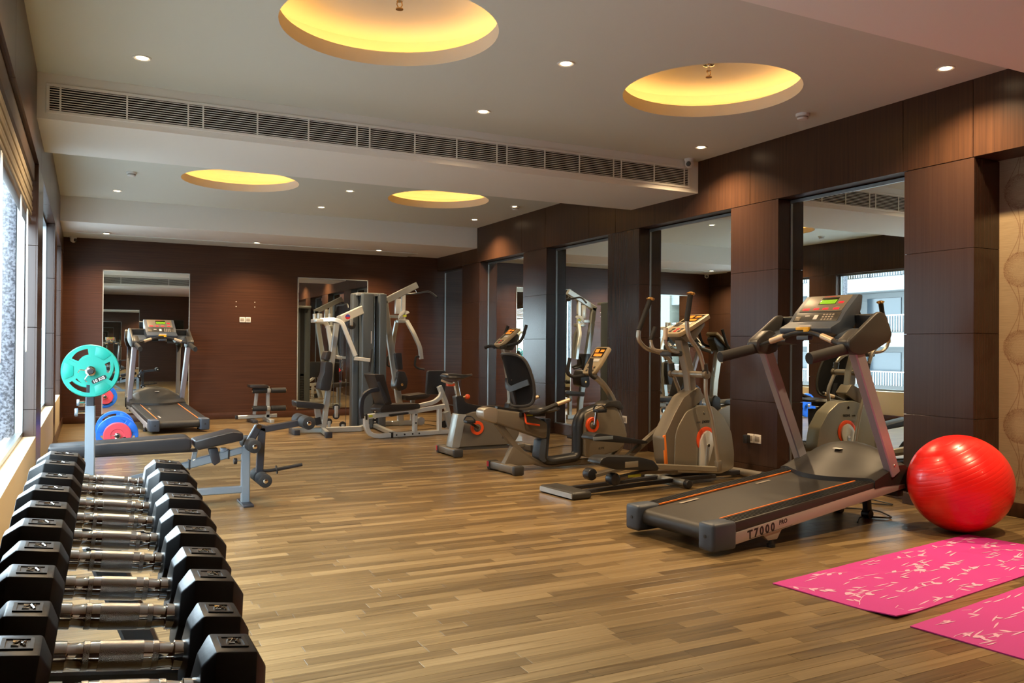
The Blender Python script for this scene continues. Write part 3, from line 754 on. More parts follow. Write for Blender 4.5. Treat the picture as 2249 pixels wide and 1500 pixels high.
# ================================================================== ball and mats
tag(MB().sph((0, 0, 0), .321, n=64, m=40).build('exercise_ball', ball_m), 'big red exercise ball beside the near treadmill', 'ball').location = (5.175, 3.587, .321)
def yoga_mat(label, A, B, C, seed):
    # A near-wall far corner, B along the length, C along the width
    t = thing('yoga_mat', label, 'mat', (A[0], A[1], 0), group='pink yoga mats')
    ex, ey = V(B[0]-A[0], B[1]-A[1], 0), V(C[0]-A[0], C[1]-A[1], 0)
    n = 24; mb = MB(); lx, ly = ex.length, ey.length
    rows = []
    for i in range(n+1):
        row = []
        for j in range(9):
            p = ex*(i/n) + ey*(j/8); z = .006 + .0007*sin(i*1.7+j)
            d = max(0, 1-i/2.2)*max(0, (j-6)/2); z += .012*d
            row.append((p, z))
        rows.append(row)
    top = [[mb.bm.verts.new(p + V(0, 0, z)) for p, z in r] for r in rows]; bot = [[mb.bm.verts.new(p + V(0, 0, z-.005)) for p, z in r] for r in rows]
    for i in range(n):
        for j in range(8):
            mb.bm.faces.new((top[i][j], top[i+1][j], top[i+1][j+1], top[i][j+1])); mb.bm.faces.new((bot[i][j], bot[i][j+1], bot[i+1][j+1], bot[i+1][j]))
    def side(a):
        for i in range(len(a)-1): mb.bm.faces.new((a[i][0], a[i+1][0], a[i+1][1], a[i][1]))
    side([(top[i][0], bot[i][0]) for i in range(n+1)]); side([(top[i][8], bot[i][8]) for i in range(n+1)]); side([(top[0][j], bot[0][j]) for j in range(9)]); side([(top[n][j], bot[n][j]) for j in range(9)])
    mb.build('mat_sheet', pink, t)
    # printed leaf sprays
    rg = random.Random(seed); pm = MB(); ux, uy = ex.normalized(), ey.normalized(); zz = V(0, 0, .0070)
    lift = [0.]
    def P(a, b): return ux*a + uy*b + zz + V(0, 0, lift[0])
    def leaf(a, b, ang, l, w):
        if not (.01 < a < lx-.01 and .01 < b < ly-.01): return
        ea, eb = a+l*cos(ang), b+l*sin(ang)
        if not (.008 < ea < lx-.008 and .008 < eb < ly-.008): return
        lift[0] += 2.2e-6; pts = []
        for k in range(7):
            q = k/6; pts.append((q, sin(pi*q**.8)*w))
        ring = [(q, h) for q, h in pts] + [(q, -h) for q, h in pts[-2:0:-1]]
        pm.bm.faces.new([pm.bm.verts.new(P(a + l*(q*cos(ang)) - h*sin(ang), b + l*(q*sin(ang)) + h*cos(ang))) for q, h in ring])
    def stem(a, b, ang, l):
        pts = []; n_ = 8
        for k in range(n_+1):
            pts.append((a, b)); ang += rg.uniform(-.2, .25); a += l/n_*cos(ang); b += l/n_*sin(ang)
        for (a0, b0), (a1, b1) in zip(pts, pts[1:]):
            if not (.012 < min(a0, a1) and max(a0, a1) < lx-.012 and .012 < min(b0, b1) and max(b0, b1) < ly-.012): continue
            d = V(a1-a0, b1-b0, 0).normalized(); q = .0016; lift[0] += 1.3e-6
            pm.bm.faces.new([pm.bm.verts.new(P(x, y)) for x, y in ((a0-d.y*q, b0+d.x*q), (a1-d.y*q, b1+d.x*q), (a1+d.y*q, b1-d.x*q), (a0+d.y*q, b0-d.x*q))])
        return pts, ang
    for i in range(13):
        for j in range(5):
            a, b = (i+.5+rg.uniform(-.25, .25))*lx/13, (j+.5+rg.uniform(-.25, .25))*ly/5
            ang = rg.choice((-.5, -.2, .4, 2.7, 3.3))+rg.uniform(-.25, .25)
            if (i*2+j) % 3 == 0:
                pts, e = stem(a-.06, b, ang, rg.uniform(.16, .24))
                for k, (pa, pb) in enumerate(pts[2::3]): leaf(pa, pb, e+rg.choice((-1, 1))*rg.uniform(.6, 1.0), rg.uniform(.045, .06), rg.uniform(.009, .012))
                leaf(*pts[-1], e, rg.uniform(.05, .065), .014)
            else:
                sp = rg.uniform(-.15, .15)
                for q in range(2): leaf(a+rg.uniform(-.03, .03), b+.022*(q-.5)+rg.uniform(-.006, .006), sp+rg.uniform(-.12, .12)+(pi if rg.random() < .3 else 0), rg.uniform(.08, .15), .0042)
                if rg.random() < .6: leaf(a+rg.uniform(-.05, .05), b+rg.uniform(-.04, .04), rg.uniform(.4, 1.2), rg.uniform(.04, .055), .0105)
    tag(pm.build('leaf_print', pale, t), kind='stuff')
yoga_mat('pink leaf print yoga mat beside the red ball', (3.134, 3.197), (5.127, 3.498), (3.222, 2.535), 3)
yoga_mat('pink leaf print yoga mat nearer the camera, cut by the frame edge', (3.19, 2.44), (5.18, 2.74), (3.28, 1.80), 11)

# ================================================================== dumbbells and rack
DBY = [2.313, 2.156, 1.965, 1.80, 1.645, 1.487, 1.325, 1.189, 1.047, .923]
DBS = [(.124, .020, .061), (.122, .022, .061), (.119, .020, .059), (.119, .020, .059), (.115, .018, .057), (.114, .018, .055), (.113, .014, .051), (.112, .014, .049), (.106, .011, .042), (.106, .011, .041)]
ORD = ['farthest', 'ninth', 'eighth', 'seventh', 'sixth', 'fifth', 'fourth', 'third', 'second', 'nearest']
TILT = R(8.05); ZS = .794
def dumbbell(i):
    d, c, e = DBS[i]; h = .068; Y = DBY[i]
    lb = 'black hex dumbbell with chrome handle, %s on the rack%s' % (ORD[i], '' if i in (0, 9) else ' counting from the camera')
    t = thing('hex_dumbbell', lb, 'dumbbell', (.017+.018*Y, Y, ZS+d/2), group='hex dumbbells on the rack')
    t.rotation_euler = (0, TILT, 0)
    Rr = d/math.sqrt(3)
    for s in (-1, 1):
        mb = MB(); secs = [(h, .66), (h+c, 1), (h+c+e, 1), (h+c+e+c*1.25, .64)]
        rings = [[V(s*x, Rr*q*cos(pi/3*k), Rr*q*sin(pi/3*k)) for k in range(6)] for x, q in secs]
        mb.loft(rings); mb._bev(list(mb.bm.verts), .0022, 2)
        hd = mb.build('head', rubber, t, ang=20)
        z = d/2; x0, x1 = s*(h+c+e*.16), s*(h+c+e*.84); x0, x1 = min(x0, x1), max(x0, x1); w = Rr*.27
        fr = MB(); q = .0035
        fr.box((x0, -w, z-.001), (x1, -w+q, z+.0016)).box((x0, w-q, z-.001), (x1, w, z+.0016)).box((x0, -w+q, z-.001), (x0+q, w-q, z+.0016)).box((x1-q, -w+q, z-.001), (x1, w-q, z+.0016))
        fr.build('label_rim', rubber, hd)
        fl = MB().box((x0+q, -w+q, z-.001), (x1-q, w-q, z+.0004)).build('label_panel', grey_p if False else charcoal, hd)
        xm = (x0+x1)/2; k = (x1-x0)*.16; em = MB()
        em.tube([(xm-k, w*.45, z+.001), (xm+k*.2, w*.45, z+.001), (xm-k, -w*.4, z+.001), (xm+k*.2, -w*.4, z+.001)], .0014, 5).tube([(xm+k*.6, w*.45, z+.001), (xm+k*1.4, -w*.4, z+.001)], .0014, 5).tube([(xm+k*1.4, w*.45, z+.001), (xm+k*.7, -w*.1, z+.001)], .0014, 5)
        em.build('embossed_mark', chrome, hd)
    pr = [(-h, .0165), (-h+.012, .0165), (-h+.0125, .0145), (-h+.015, .0135), (-.040, .0150), (-.028, .0163), (.028, .0163), (.040, .0150), (h-.015, .0135), (h-.0125, .0145), (h-.012, .0165), (h, .0165)]
    MB().lathe((0, 0, 0), (1, 0, 0), pr, 28).build('handle', chrome, t)
    MB().lathe((0, 0, 0), (1, 0, 0), [(-.023, .0164), (-.0228, .0168), (.0228, .0168), (.023, .0164)], 28).build('knurled_grip', knurl_m, t)
    for s in (-1, 1): MB().lathe((s*.036, 0, 0), (1, 0, 0), [(-.0035, .0155), (-.003, .0164), (.003, .0164), (.0035, .0155)], 24).build('knurled_ring', knurl_m, t)
for i in range(10): dumbbell(i)
def rack():
    t = thing('dumbbell_rack', 'steel blue dumbbell rack along the window wall', 'rack', (.045, 1.62, 0))
    mt = Matrix.Rotation(TILT, 4, 'Y'); zt = ZS
    for x in (-.128, .104):
        m = MB(); o = Matrix.Translation((0, 0, zt)) @ mt
        m.box((x, -.86, -.034), (x+.028, .80, -.004), .003, m=o)
        m.build('shelf_rail', dark_met, t)
    for y in (-.40, .55):
        MB().rtube([(-.02, y, zt-.05), (.25, y, .03)], .06, .07).build('upright', steel_b, t)
        MB().rtube([(-.14, y, zt-.012), (.13, y, zt-.050)], .06, .03).build('shelf_bracket', steel_b, t)
        b = MB().box((-.27, y-.03, 0), (.30, y+.03, .05), .004).build('base_foot', steel_b, t)
    MB().box((.18, -.37, .10), (.22, .52, .15), .004).build('cross_beam', steel_b, t)
rack()

# ================================================================== bench press station
def bench():
    Y = 6.555
    t = thing('weight_bench', 'steel blue weight bench with barbell uprights and leg developer', 'bench', (0, Y, 0))
    lg = MB().rtube([(1.072, 0, 0), (1.072, 0, .435)], .06, .062, side=(0, 1, 0)).build('front_leg', steel_b, t)
    MB().box((1.035, -.16, 0), (1.11, .16, .02), .004).build('front_foot', dark_met, t)
    MB().rtube([(1.05, 0, .115), (-.02, 0, .115)], .05, .052).build('lower_rail', steel_b, t)
    MB().rtube([(.72, 0, .13), (.55, 0, .255), (.02, 0, .20)], .045, .045).build('diagonal_brace', steel_b, t)
    MB().rtube([(1.06, 0, .415), (.50, 0, .285), (-.02, 0, .17)], .045, .048).build('incline_rail', steel_b, t)
    sl = MB().rtube([(.672, 0, .325), (.945, 0, .388)], .058, .062).build('slide_sleeve', steel_b, t)
    for a, b in ((.670, .3245), (.945, .388)): MB().box((a-.006, -.033, b-.036), (a+.006, .033, b+.036), .002).build('sleeve_ring', black_p, sl)
    MB().prism([(.80, .435), (.865, .44), (.885, .335), (.845, .31), (.825, .33)], -.042, .042, .004).build('seat_clamp', dark_met, t)
    MB().box((.89, -.025, .40), (.93, .025, .435), .003).build('seat_bracket', steel_b, t)
    MB().prism(fil2([(-.24, .474), (-.235, .505), (.64, .540), (.672, .525), (.675, .455), (.64, .440), (-.22, .432)], .03), -.135, .135, .018, seg=3).build('back_pad', vinyl, t)
    MB().rtube([(-.2, 0, .418), (.72, 0, .428)], .06, .02).build('back_pad_frame', dark_met, t)
    MB().rtube([(.715, 0, .43), (.70, 0, .36)], .04, .03).build('hinge_strut', steel_b, t)
    # seat: tapered wedge
    mb = MB()
    prof = lambda hw: [V(.692, -hw*.72, .462), V(.692, -hw*.72, .508), V(.96, -hw, .565), V(1.035, -hw*.8, .555), V(1.035, -hw*.8, .497), V(.72, -hw*.72, .436)]
    a = prof(.16); b = [V(p.x, -p.y, p.z) for p in a]; mb.loft([a, b]); mb._bev(list(mb.bm.verts), .014, 3)
    mb.build('seat_pad', vinyl, t)
    MB().rtube([(1.072, 0, .40), (1.10, 0, .47), (1.165, 0, .588)], .05, .055).build('pivot_arm', dark_met, t)
    MB().cyl((1.165, -.035, .588), (1.165, .035, .588), .018, 16).build('pivot_pin', chrome, t)
    MB().rtube([(1.165, 0, .583), (1.22, 0, .566), (1.50, 0, .606)], .045, .05).build('upper_arm', dark_met, t)
    MB().rtube([(1.192, 0, .572), (1.175, 0, .235)], .045, .052).build('lower_arm', dark_met, t)
    def roller(x, z, r=.05):
        for s in (-1, 1):
            o = MB().cyl((x, s*.025, z), (x, s*.20, z), r, 24, bev=.008).build('foam_roller', foam, t)
            MB().cyl((x, s*.198, z), (x, s*.208, z), .018, 16, bev=.004).build('end_cap', chrome, o)
        MB().cyl((x, -.2, z), (x, .2, z), .012, 10).build('roller_axle', chrome, t)
    roller(1.105, .455); roller(1.505, .615); roller(1.185, .195)
    MB().tube(fil([(1.16, 0, .245), (1.27, 0, .243), (1.50, 0, .276)], .05), .014, 10).build('weight_peg', black_p, t)
    MB().cyl((1.30, 0, .247), (1.308, 0, .248), .034, 18).build('peg_stop', black_p, t)
    for s in (-1, 1):
        MB().rtube([(.015, s*.50, 0), (.015, s*.50, .805)], .06, .060, side=(0, 1, 0)).build('upright_sleeve', steel_b, t)
        MB().rtube([(.015, s*.50, .70), (.015, s*.50, 1.00)], .048, .048, side=(0, 1, 0)).build('upright_post', dark_met, t)
        MB().prism([(-.03, 1.09), (-.03, .985), (.055, .985), (.06, 1.045), (.045, 1.045), (.04, 1.012), (-.012, 1.012), (-.012, 1.09)], s*.478, s*.522, .002).build('bar_hook', dark_met, t)
        k = MB().cyl((-.015, s*.50, .765), (-.055, s*.50, .765), .010, 10).build('knob_shaft', chrome, t)
        MB().cyl((-.055, s*.50, .765), (-.075, s*.50, .765), .026, 16, bev=.004).build('knob', steel_b, k)
        MB().box((-.30, s*.50-.028, 0), (.30, s*.50+.028, .045), .004).build('base_foot', dark_met, t)
    MB().rtube([(.0, -.5, .10), (.0, .5, .10)], .05, .05, side=(1, 0, 0)).build('base_cross_beam', steel_b, t)
    k = MB().cyl((1.045, 0, .33), (1.01, 0, .33), .008, 8).build('pin_shaft', chrome, t)
    MB().cyl((1.01, 0, .33), (.985, 0, .33), .024, 14, bev=.004).build('pin_knob', black_p, k)
bench()
def weight_plate(name, label, loc, r, m, hole=.028, thick=.035, txt=None, spin=0., slots=True, group=None):
    t = thing(name, label, 'weight plate', loc, group=group)
    # disc across the x-z plane, axis along y, three grip slots
    n = 72
    def ringp(q, y): return [V(q*cos(2*pi*i/n), y, q*sin(2*pi*i/n)) for i in range(n)]
    mb = MB(); y0, y1 = -thick/2, thick/2
    if not slots:
        rings = [ringp(hole, y0+.004), ringp(r*.45, y0+.004), ringp(r*.5, y0), ringp(r*.93, y0), ringp(r, y0+.006), ringp(r, y1-.006), ringp(r*.93, y1), ringp(r*.5, y1), ringp(r*.45, y1-.004), ringp(hole, y1-.004)]
        mb.loft(rings+[rings[0]], cap=False)
        mb.build('disc', m, t, weld=True, ang=25)
    else:
        rim = [ringp(r*.84, y0), ringp(r*.97, y0), ringp(r, y0+.007), ringp(r, y1-.007), ringp(r*.97, y1), ringp(r*.84, y1)]
        mb.loft(rim+[rim[0]], cap=False)
        hub = [ringp(hole, y0), ringp(r*.54, y0), ringp(r*.54, y1), ringp(hole, y1)]
        mb.loft(hub+[hub[0]], cap=False)
        k = 12
        for j in range(3):                      # webs between the grip slots
            a0 = spin + j*2*pi/3 - .55; a1 = a0 + 1.10
            arcs = []
            for q, y in ((r*.52, y0+.001), (r*.86, y0+.001), (r*.86, y1-.001), (r*.52, y1-.001)):
                arcs.append([V(q*cos(a0+(a1-a0)*i/k), y, q*sin(a0+(a1-a0)*i/k)) for i in range(k+1)])
            mb.loft([[arcs[q][i] for q in range(4)] for i in range(k+1)])
        mb.build('disc', m, t, weld=True, ang=30)
        for j in range(3):                      # raised trapezoid pads on the webs
            a = spin + j*2*pi/3; pm = MB()
            ring = [(r*.60, a-.30), (r*.93, a-.34), (r*.955, a), (r*.93, a+.34), (r*.60, a+.30)]
            for yy, sg in ((y0, -1), (y1, 1)):
                pm.prism([(q*cos(b), q*sin(b)) for q, b in ring], yy, yy+sg*.003, .001)
            pm.build('web_pad', m, t)
    if txt:
        MB().prism(fil2([(-.045, -.013), (.045, -.013), (.045, .013), (-.045, .013)], .013, 5), y0-.0015, y0+.001).build('label_pad', rubber, t).matrix_local = Matrix.Rotation(R(-26), 4, 'Y') @ Matrix.Translation((0.02, 0, -r*.42))
        text_mesh('lettering', txt, .026, inkw, t, Matrix.Rotation(R(-26), 4, 'Y') @ frame_m((-.018, y0-.002, -r*.42-.009), (1, 0, 0), (0, 0, 1)), bold=.0009, space=1.05)
    return t
def collar(label, loc, s):
    t = thing('spring_collar', label, 'barbell collar', loc, group='barbell collars')
    MB().tube([(.0285*cos(a), s*.018*a/(4*pi), .0285*sin(a)) for a in [i*pi/8 for i in range(33)]], .0035, 6).build('coil', chrome, t)
    for a in (3.0, 4.15): MB().tube(fil([(.0285*cos(a), s*.01, .0285*sin(a)), (.062*cos(a), s*.012, .062*sin(a)), (.07*cos(a+.25), s*.03, .07*sin(a+.25))], .01), .0035, 6).build('handle', chrome, t)
def barbell(label, loc, half, sl):
    t = thing('barbell_bar', label, 'barbell', loc, group='barbell bars')
    MB().cyl((0, -half, 0), (0, half, 0), .0135, 16).build('shaft', chrome, t)
    for s in (-1, 1):
        MB().lathe((0, s*sl, 0), (0, s, 0), [(-.03, .014), (-.03, .034), (0, .034), (0, .024), (half-sl, .024), (half-sl+.004, .020)], 24).build('sleeve', chrome, t)
        MB().lathe((0, s*half, 0), (0, s, 0), [(0, .019), (.014, .019), (.018, .014)], 20).build('end_cap', black_p, t)
bz = 1.0355
barbell('chrome barbell racked across the weight bench uprights', (.014, 6.555, bz), .78, .60)
weight_plate('weight_plate', 'teal ten kilogram plate on the near end of the racked barbell', (.014, 5.925, bz), .167, teal, txt='10 KG', spin=R(60), group='teal plates')
weight_plate('weight_plate', 'teal plate on the far end of the racked barbell', (.014, 7.185, bz), .167, teal, spin=R(66), group='teal plates')
collar('chrome spring collar on the near end of the racked barbell', (.014, 5.885, bz), -1); collar('chrome spring collar on the far end of the racked barbell', (.014, 7.225, bz), 1)
fz = .213
barbell('chrome barbell lying on the floor between blue plates', (.292, 10.5, fz), .52, .36)
weight_plate('weight_plate', 'blue plate on the near end of the floor barbell', (.292, 10.11, fz), .213, blue, spin=R(28), group='blue plates')
weight_plate('weight_plate', 'blue plate on the far end of the floor barbell', (.292, 10.89, fz), .213, blue, spin=R(55), group='blue plates')
weight_plate('weight_plate', 'small pinkish red plate in front of the near blue plate', (.292, 10.072, fz), .142, red_pl, slots=False, thick=.03, txt='5 KG', group='red plates')
weight_plate('weight_plate', 'small pinkish red plate on the far end of the floor barbell', (.292, 10.928, fz), .142, red_pl, slots=False, thick=.03, group='red plates')
collar('chrome spring collar on the near end of the floor barbell', (.292, 10.035, fz), -1); collar('chrome spring collar on the far end of the floor barbell', (.292, 10.965, fz), 1)

# ================================================================== upright bike
def bike_console(t, o, u, n, wmax, L):
    """tan console slab: o centre of lower edge, u along the face, n normal"""
    mm = Matrix((u, V(0, 1, 0), n)).transposed().to_4x4(); mm.translation = o
    def slab(a0, a1, w0, w1, h0, h1, nm, m, bev=0, par=t): return MB().box((a0, w0, h0), (a1, w1, h1), bev, m=mm).build(nm, m, par)
    c = MB(); pr = fil2([(0, -wmax*.8), (L*.35, -wmax), (L, -wmax), (L, wmax), (L*.35, wmax), (0, wmax*.8)], .03)
    vr = c.loft([[mm @ V(a, b, h) for a, b in pr] for h in (-.035, .004)]); c._bev([v for r in vr for v in r], .006)
    c.build('console', tan_con, t)
    slab(L*.60, L*.95, -wmax*.72, wmax*.78, .002, .0065, 'display', dark_scr, .001)
    slab(L*.78, L*.90, wmax*.15, wmax*.62, .005, .0078, 'amber_readout', amber_em)
    slab(L*.80, L*.88, -wmax*.58, -wmax*.1, .005, .0078, 'amber_readout', amber_em)
    slab(L*.64, L*.73, -wmax*.55, wmax*.55, .005, .0078, 'amber_readout', amber_em)
    slab(L*.44, L*.54, -wmax*.60, wmax*.2, .002, .0075, 'key_strip', white_p, .001)
    slab(L*.36, L*.56, wmax*.32, wmax*.8, .002, .0085, 'book_rest', charcoal, .002)
    for a in (.08, .19): 
        for w in (-.5, -.1, .35): slab(L*a, L*(a+.07), wmax*w-.014, wmax*w+.014, .002, .008, 'key', red_dot if w == -.1 else charcoal, .001)
def disc_crank(t, l, z, w0, s, pedal_a, r=.078, length=.16):
    d = MB().lathe((l, w0, z), (0, s, 0), [(-.01, r), (.012, r), (.016, r*.95), (.016, r*.58), (.012, r*.55), (.012, .02)], 32).build('crank_disc', orange, t)
    MB().lathe((l, w0, z), (0, s, 0), [(0, r*.56), (.014, r*.56), (.014, .03), (.03, .022)], 24).build('hub', bronze, d)
    e = V(l+length*cos(pedal_a), w0+s*.045, z+length*sin(pedal_a))
    c = MB().rtube([(l, w0+s*.04, z), tuple(e)], .016, .03).build('crank_arm', chrome, t)
    p = MB().box((e.x-.055, min(w0+s*.055, w0+s*.15), e.z-.016), (e.x+.055, max(w0+s*.055, w0+s*.15), e.z+.016), .008).build('pedal', black_p, t)
    MB().tube(fil([(e.x-.05, w0+s*.055, e.z+.01), (e.x-.03, w0+s*.07, e.z+.06), (e.x+.02, w0+s*.13, e.z+.06), (e.x+.05, w0+s*.15, e.z+.01)], .03), .008, 6).build('pedal_strap', black_p, p)
def foot_bar(t, l, hw, name='rear_foot_bar'):
    b = MB().box((l-.04, -hw+.05, .012), (l+.05, hw-.05, .085), .012).build(name, bronze, t)
    for s in (-1, 1): MB().box((l-.05, min(s*(hw-.06), s*hw), 0), (l+.06, max(s*(hw-.06), s*hw), .09), .016).build('end_cap', charcoal, b)
    MB().box((l-.052, hw-.045, .03), (l-.049, hw-.008, .082)).build('reflector', red_dot, b)
def upright_bike():
    t = thing('upright_bike', 'upright exercise bike with seat post, beyond the recumbent bike', 'exercise bike', (3.6, 8.61, 0))
    foot_bar(t, 0., .27); foot_bar(t, .98, .24, 'front_foot_bar')
    MB().rtube([(.0, 0, .065), (.98, 0, .065)], .06, .035).build('base_rail', bronze, t)
    body = fil2([(.01, .088), (.075, .45), (.17, .452), (.256, .482), (.40, .478), (.60, .46), (.76, .40), (.85, .28), (.845, .19), (.77, .095)], .04)
    MB().prism(body, -.075, .075, .018, seg=3).build('shroud', bronze, t)
    MB().prism(fil2([(-.004, .086), (.073, .461), (.175, .451), (.092, .086)], .012), -.085, .085, .012).build('rear_strut', silver, t)
    MB().prism(fil2([(.078, .455), (.066, .600), (.055, .655), (.14, .665), (.172, .585), (.26, .56), (.40, .54), (.62, .53), (.66, .475), (.40, .47), (.256, .485), (.175, .452)], .02), -.058, .058, .016, seg=3).build('upper_shroud', black_p, t)
    MB().rtube([(.12, 0, .60), (.072, 0, .82)], .045, .05).build('seat_post', chrome, t)
    MB().tube(fil([(-.11, -.03, .835), (-.02, -.04, .80), (.10, 0, .79)], .04), .012, 8).build('seat_lever', grip_tan, t)
    MB().box((-.03, -.035, .768), (.05, .035, .80), .006).build('seat_clamp', orange, t)
    mb = MB(); secs = [(-.075, .10, .868, .895), (-.05, .125, .845, .912), (.04, .13, .838, .91), (.12, .085, .842, .898), (.21, .045, .865, .895), (.27, .03, .885, .902)]
    mb.loft([[V(l, w*a, z0+(z1-z0)*b) for a, b in ((-.7, 0), (.7, 0), (1, .35), (.92, .8), (.6, 1), (-.6, 1), (-.92, .8), (-1, .35))] for l, w, z0, z1 in secs]); mb.build('saddle', vinyl, t, ang=60)
    k = MB().cyl((.14, -.0, .635), (.20, -.0, .650), .01, 8).build('knob_shaft', chrome, t)
    MB().sph((.222, 0, .645), .03).build('knob', orange, k)
    disc_crank(t, .302, .298, -.09, -1, 2.6); disc_crank(t, .302, .298, .09, 1, 2.6-pi)
    MB().rtube([(.74, 0, .42), (.785, 0, .60), (.765, 0, .80), (.695, 0, 1.20)], .075, .085).build('mast', champ_l, t)
    MB().prism(fil2([(.70, .40), (.72, .56), (.80, .60), (.86, .50), (.84, .40)], .02), -.06, .06, .01).build('mast_boot', black_p, t)
    MB().tube(fil([(.80, -.035, .98), (.84, -.06, .94), (.83, -.06, .86), (.79, -.04, .84)], .03), .004, 6).build('bottle_cage', chrome, t)
    MB().box((.66, -.0385, 1.02), (.71, -.0375, 1.10), m=None).build('sticker', white_p, t)
    u = V(.78-.56, 0, 1.425-1.24).normalized(); n = V(-u.z, 0, u.x); bike_console(t, V(.585, 0, 1.235), u, n, .115, .30)
    MB().prism(fil2([(.60, 1.215), (.82, 1.37), (.84, 1.33), (.76, 1.17), (.66, 1.18)], .02), -.07, .07, .012).build('console_back', charcoal, t)
    for s in (-1, 1):
        MB().tube(fil([(.53, s*.21, 1.20), (.60, s*.20, 1.225), (.66, s*.05, 1.20)], .03), .019, 10).build('handlebar', foam, t)
        MB().tube(fil([(.60, s*.10, 1.205), (.76, s*.23, 1.26), (.80, s*.24, 1.33), (.845, s*.235, 1.46)], .06), .019, 10).build('handlebar', foam, t)
    MB().tube([(1.0, .1, .01), (1.3, .05, .008), (1.6, .2, .008), (2.0, .1, .008)], .004, 6).build('power_cord', black_p, t)
    text_mesh('lettering', 'ELITE', .03, ink, t, frame_m((.62, -.0765, .165), (1, 0, .04), (0, 0, 1)), shear=.2)
upright_bike()

# ================================================================== recumbent bike
def recumbent():
    t = thing('recumbent_bike', 'recumbent exercise bike with curved black mesh backrest', 'exercise bike', (3.55, 7.19, 0), R(4))
    foot_bar(t, .04, .27)
    MB().prism(fil2([(-.236, .565), (-.236, .612), (-.17, .637), (-.078, .618), (.225, .572), (.53, .455), (.525, .33), (.49, .305), (.44, .305), (-.10, .484), (-.188, .512)], .025), -.065, .065, .022, seg=3).build('main_beam', bronze, t)
    MB().prism(fil2([(-.24, .545), (-.24, .618), (-.17, .642), (-.075, .623), (-.085, .48), (-.19, .508)], .03), -.072, .072, .026, seg=3).build('rear_end_cap', champ_l, t)
    MB().rtube(L3([(-.06, .622), (.22, .583), (.26, .574)], 0), .05, .03).build('seat_rail', black_p, t)
    MB().rtube(fil(L3([(-.045, .48), (.07, .34), (.215, .18), (.38, .075), (.52, .045), (1.15, .045)], 0), .12), .055, .06).build('strut', bronze, t)
    MB().prism(fil2([(.115, .25), (.165, .215), (.30, .125), (.42, .06), (.05, .055), (.02, .085)], .01), -.035, .035, .006).build('gusset', bronze, t)
    # black plastic U frame
    MB().sweep(fil(L3([(.50, .50), (.50, .40), (.47, .10), (.56, .075), (.86, .095), (.895, .14), (.895, .45), (.96, .54), (1.12, .58)], 0), .07, 6), [(.07*cos(q), .048*sin(q)) for q in [2*pi*i/14 for i in range(14)]], side=(0, 1, 0)).build('step_through_frame', black_p, t)
    MB().prism(fil2([(.415, .30), (.39, .12), (.45, .07), (.50, .10), (.50, .31)], .02), -.066, .066, .012).build('frame_boot', navy_p, t)
    body = fil2([(.93, .095), (.93, .54), (1.10, .60), (1.26, .655), (1.31, .64), (1.40, .48), (1.48, .30), (1.44, .20), (1.36, .14), (1.10, .10)], .035)
    MB().prism(body, -.085, .085, .02, seg=3).build('shroud', bronze, t)
    MB().rtube(fil(L3([(1.07, .93), (1.19, .86), (1.32, .72), (1.43, .50), (1.495, .30), (1.44, .15), (1.34, .07)], 0), .12, 5), .07, .04).build('mast', champ_l, t)
    MB().prism(fil2([(1.16, .60), (1.22, .655), (1.37, .66), (1.42, .585), (1.40, .56), (1.30, .60)], .015), -.095, .095, .01).build('mast_collar', charcoal, t)
    foot_bar(t, 1.40, .22, 'front_foot_bar')
    disc_crank(t, 1.01, .425, -.10, -1, 1.45, length=.15); disc_crank(t, 1.01, .425, .10, 1, 1.45-pi, length=.15)
    u = V(1.22-1.0, 0, 1.24-.93).normalized(); n = V(-u.z, 0, u.x); bike_console(t, V(1.02, 0, .94), u, n, .12, .34)
    for s in (-1, 1):
        MB().tube(fil([(1.10, s*.03, .93), (.97, s*.19, .90), (.90, s*.20, .94), (.93, s*.19, 1.10)], .05), .019, 10).build('handlebar', foam, t)
        a = MB().tube(fil([(.22, s*.10, .58), (.24, s*.27, .585), (.36, s*.28, .63), (.45, s*.28, .66)], .05), .022, 10).build('side_grip', foam, t)
        MB().tube([(.45, s*.28, .66), (.60, s*.28, .70)], .020, 12).build('pulse_grip', grip_tan, a)
        MB().sph((.602, s*.28, .701), .021, n=12, m=8).build('grip_end', black_p, a)
    # backrest: curved mesh panel with a tube rim (across w, leaning back)
    def bp(l, w): return V(l, 0, 0)
    rim = [(-.17, .655), (-.215, .74), (-.225, .90), (-.205, 1.06), (-.15, 1.13), (0, 1.145), (.15, 1.13), (.205, 1.06), (.225, .90), (.215, .74), (.17, .655), (0, .635)]
    def lz(z, w): return .19 - .115*max(0, (z-.64)/.5)**1.4 - .10*(1-(w/.23)**2)*.35 + .16*(abs(w)/.23)**2*.45
    pts = [(lz(z, w), w, z) for w, z in rim]
    def cr(P, k=6):
        out = []; n_ = len(P)
        for i in range(n_):
            p0, p1, p2, p3 = [V(*P[(i+j-1) % n_]) for j in range(4)]
            for q in range(k):
                s = q/k; out.append(.5*((2*p1)+(p2-p0)*s+(2*p0-5*p1+4*p2-p3)*s*s+(3*p1-p0-3*p2+p3)*s**3))
        return out
    rp = cr(pts)
    MB().sweep([tuple(p) for p in rp], [(.016*cos(2*pi*i/8), .016*sin(2*pi*i/8)) for i in range(8)], closed=True).build('backrest_rim', charcoal, t)
    mb = MB(); cz = .89; rings = []
    for f in (1., .75, .5, .25, .02):
        r = []
        for p in rp:
            w, z = p.y*f, cz+(p.z-cz)*f; r.append(V(lz(z, w), w, z))
        rings.append(r)
    mb.loft(rings, cap=False); mb.build('backrest_mesh', mesh_m, t, ang=80)
    sp = MB()
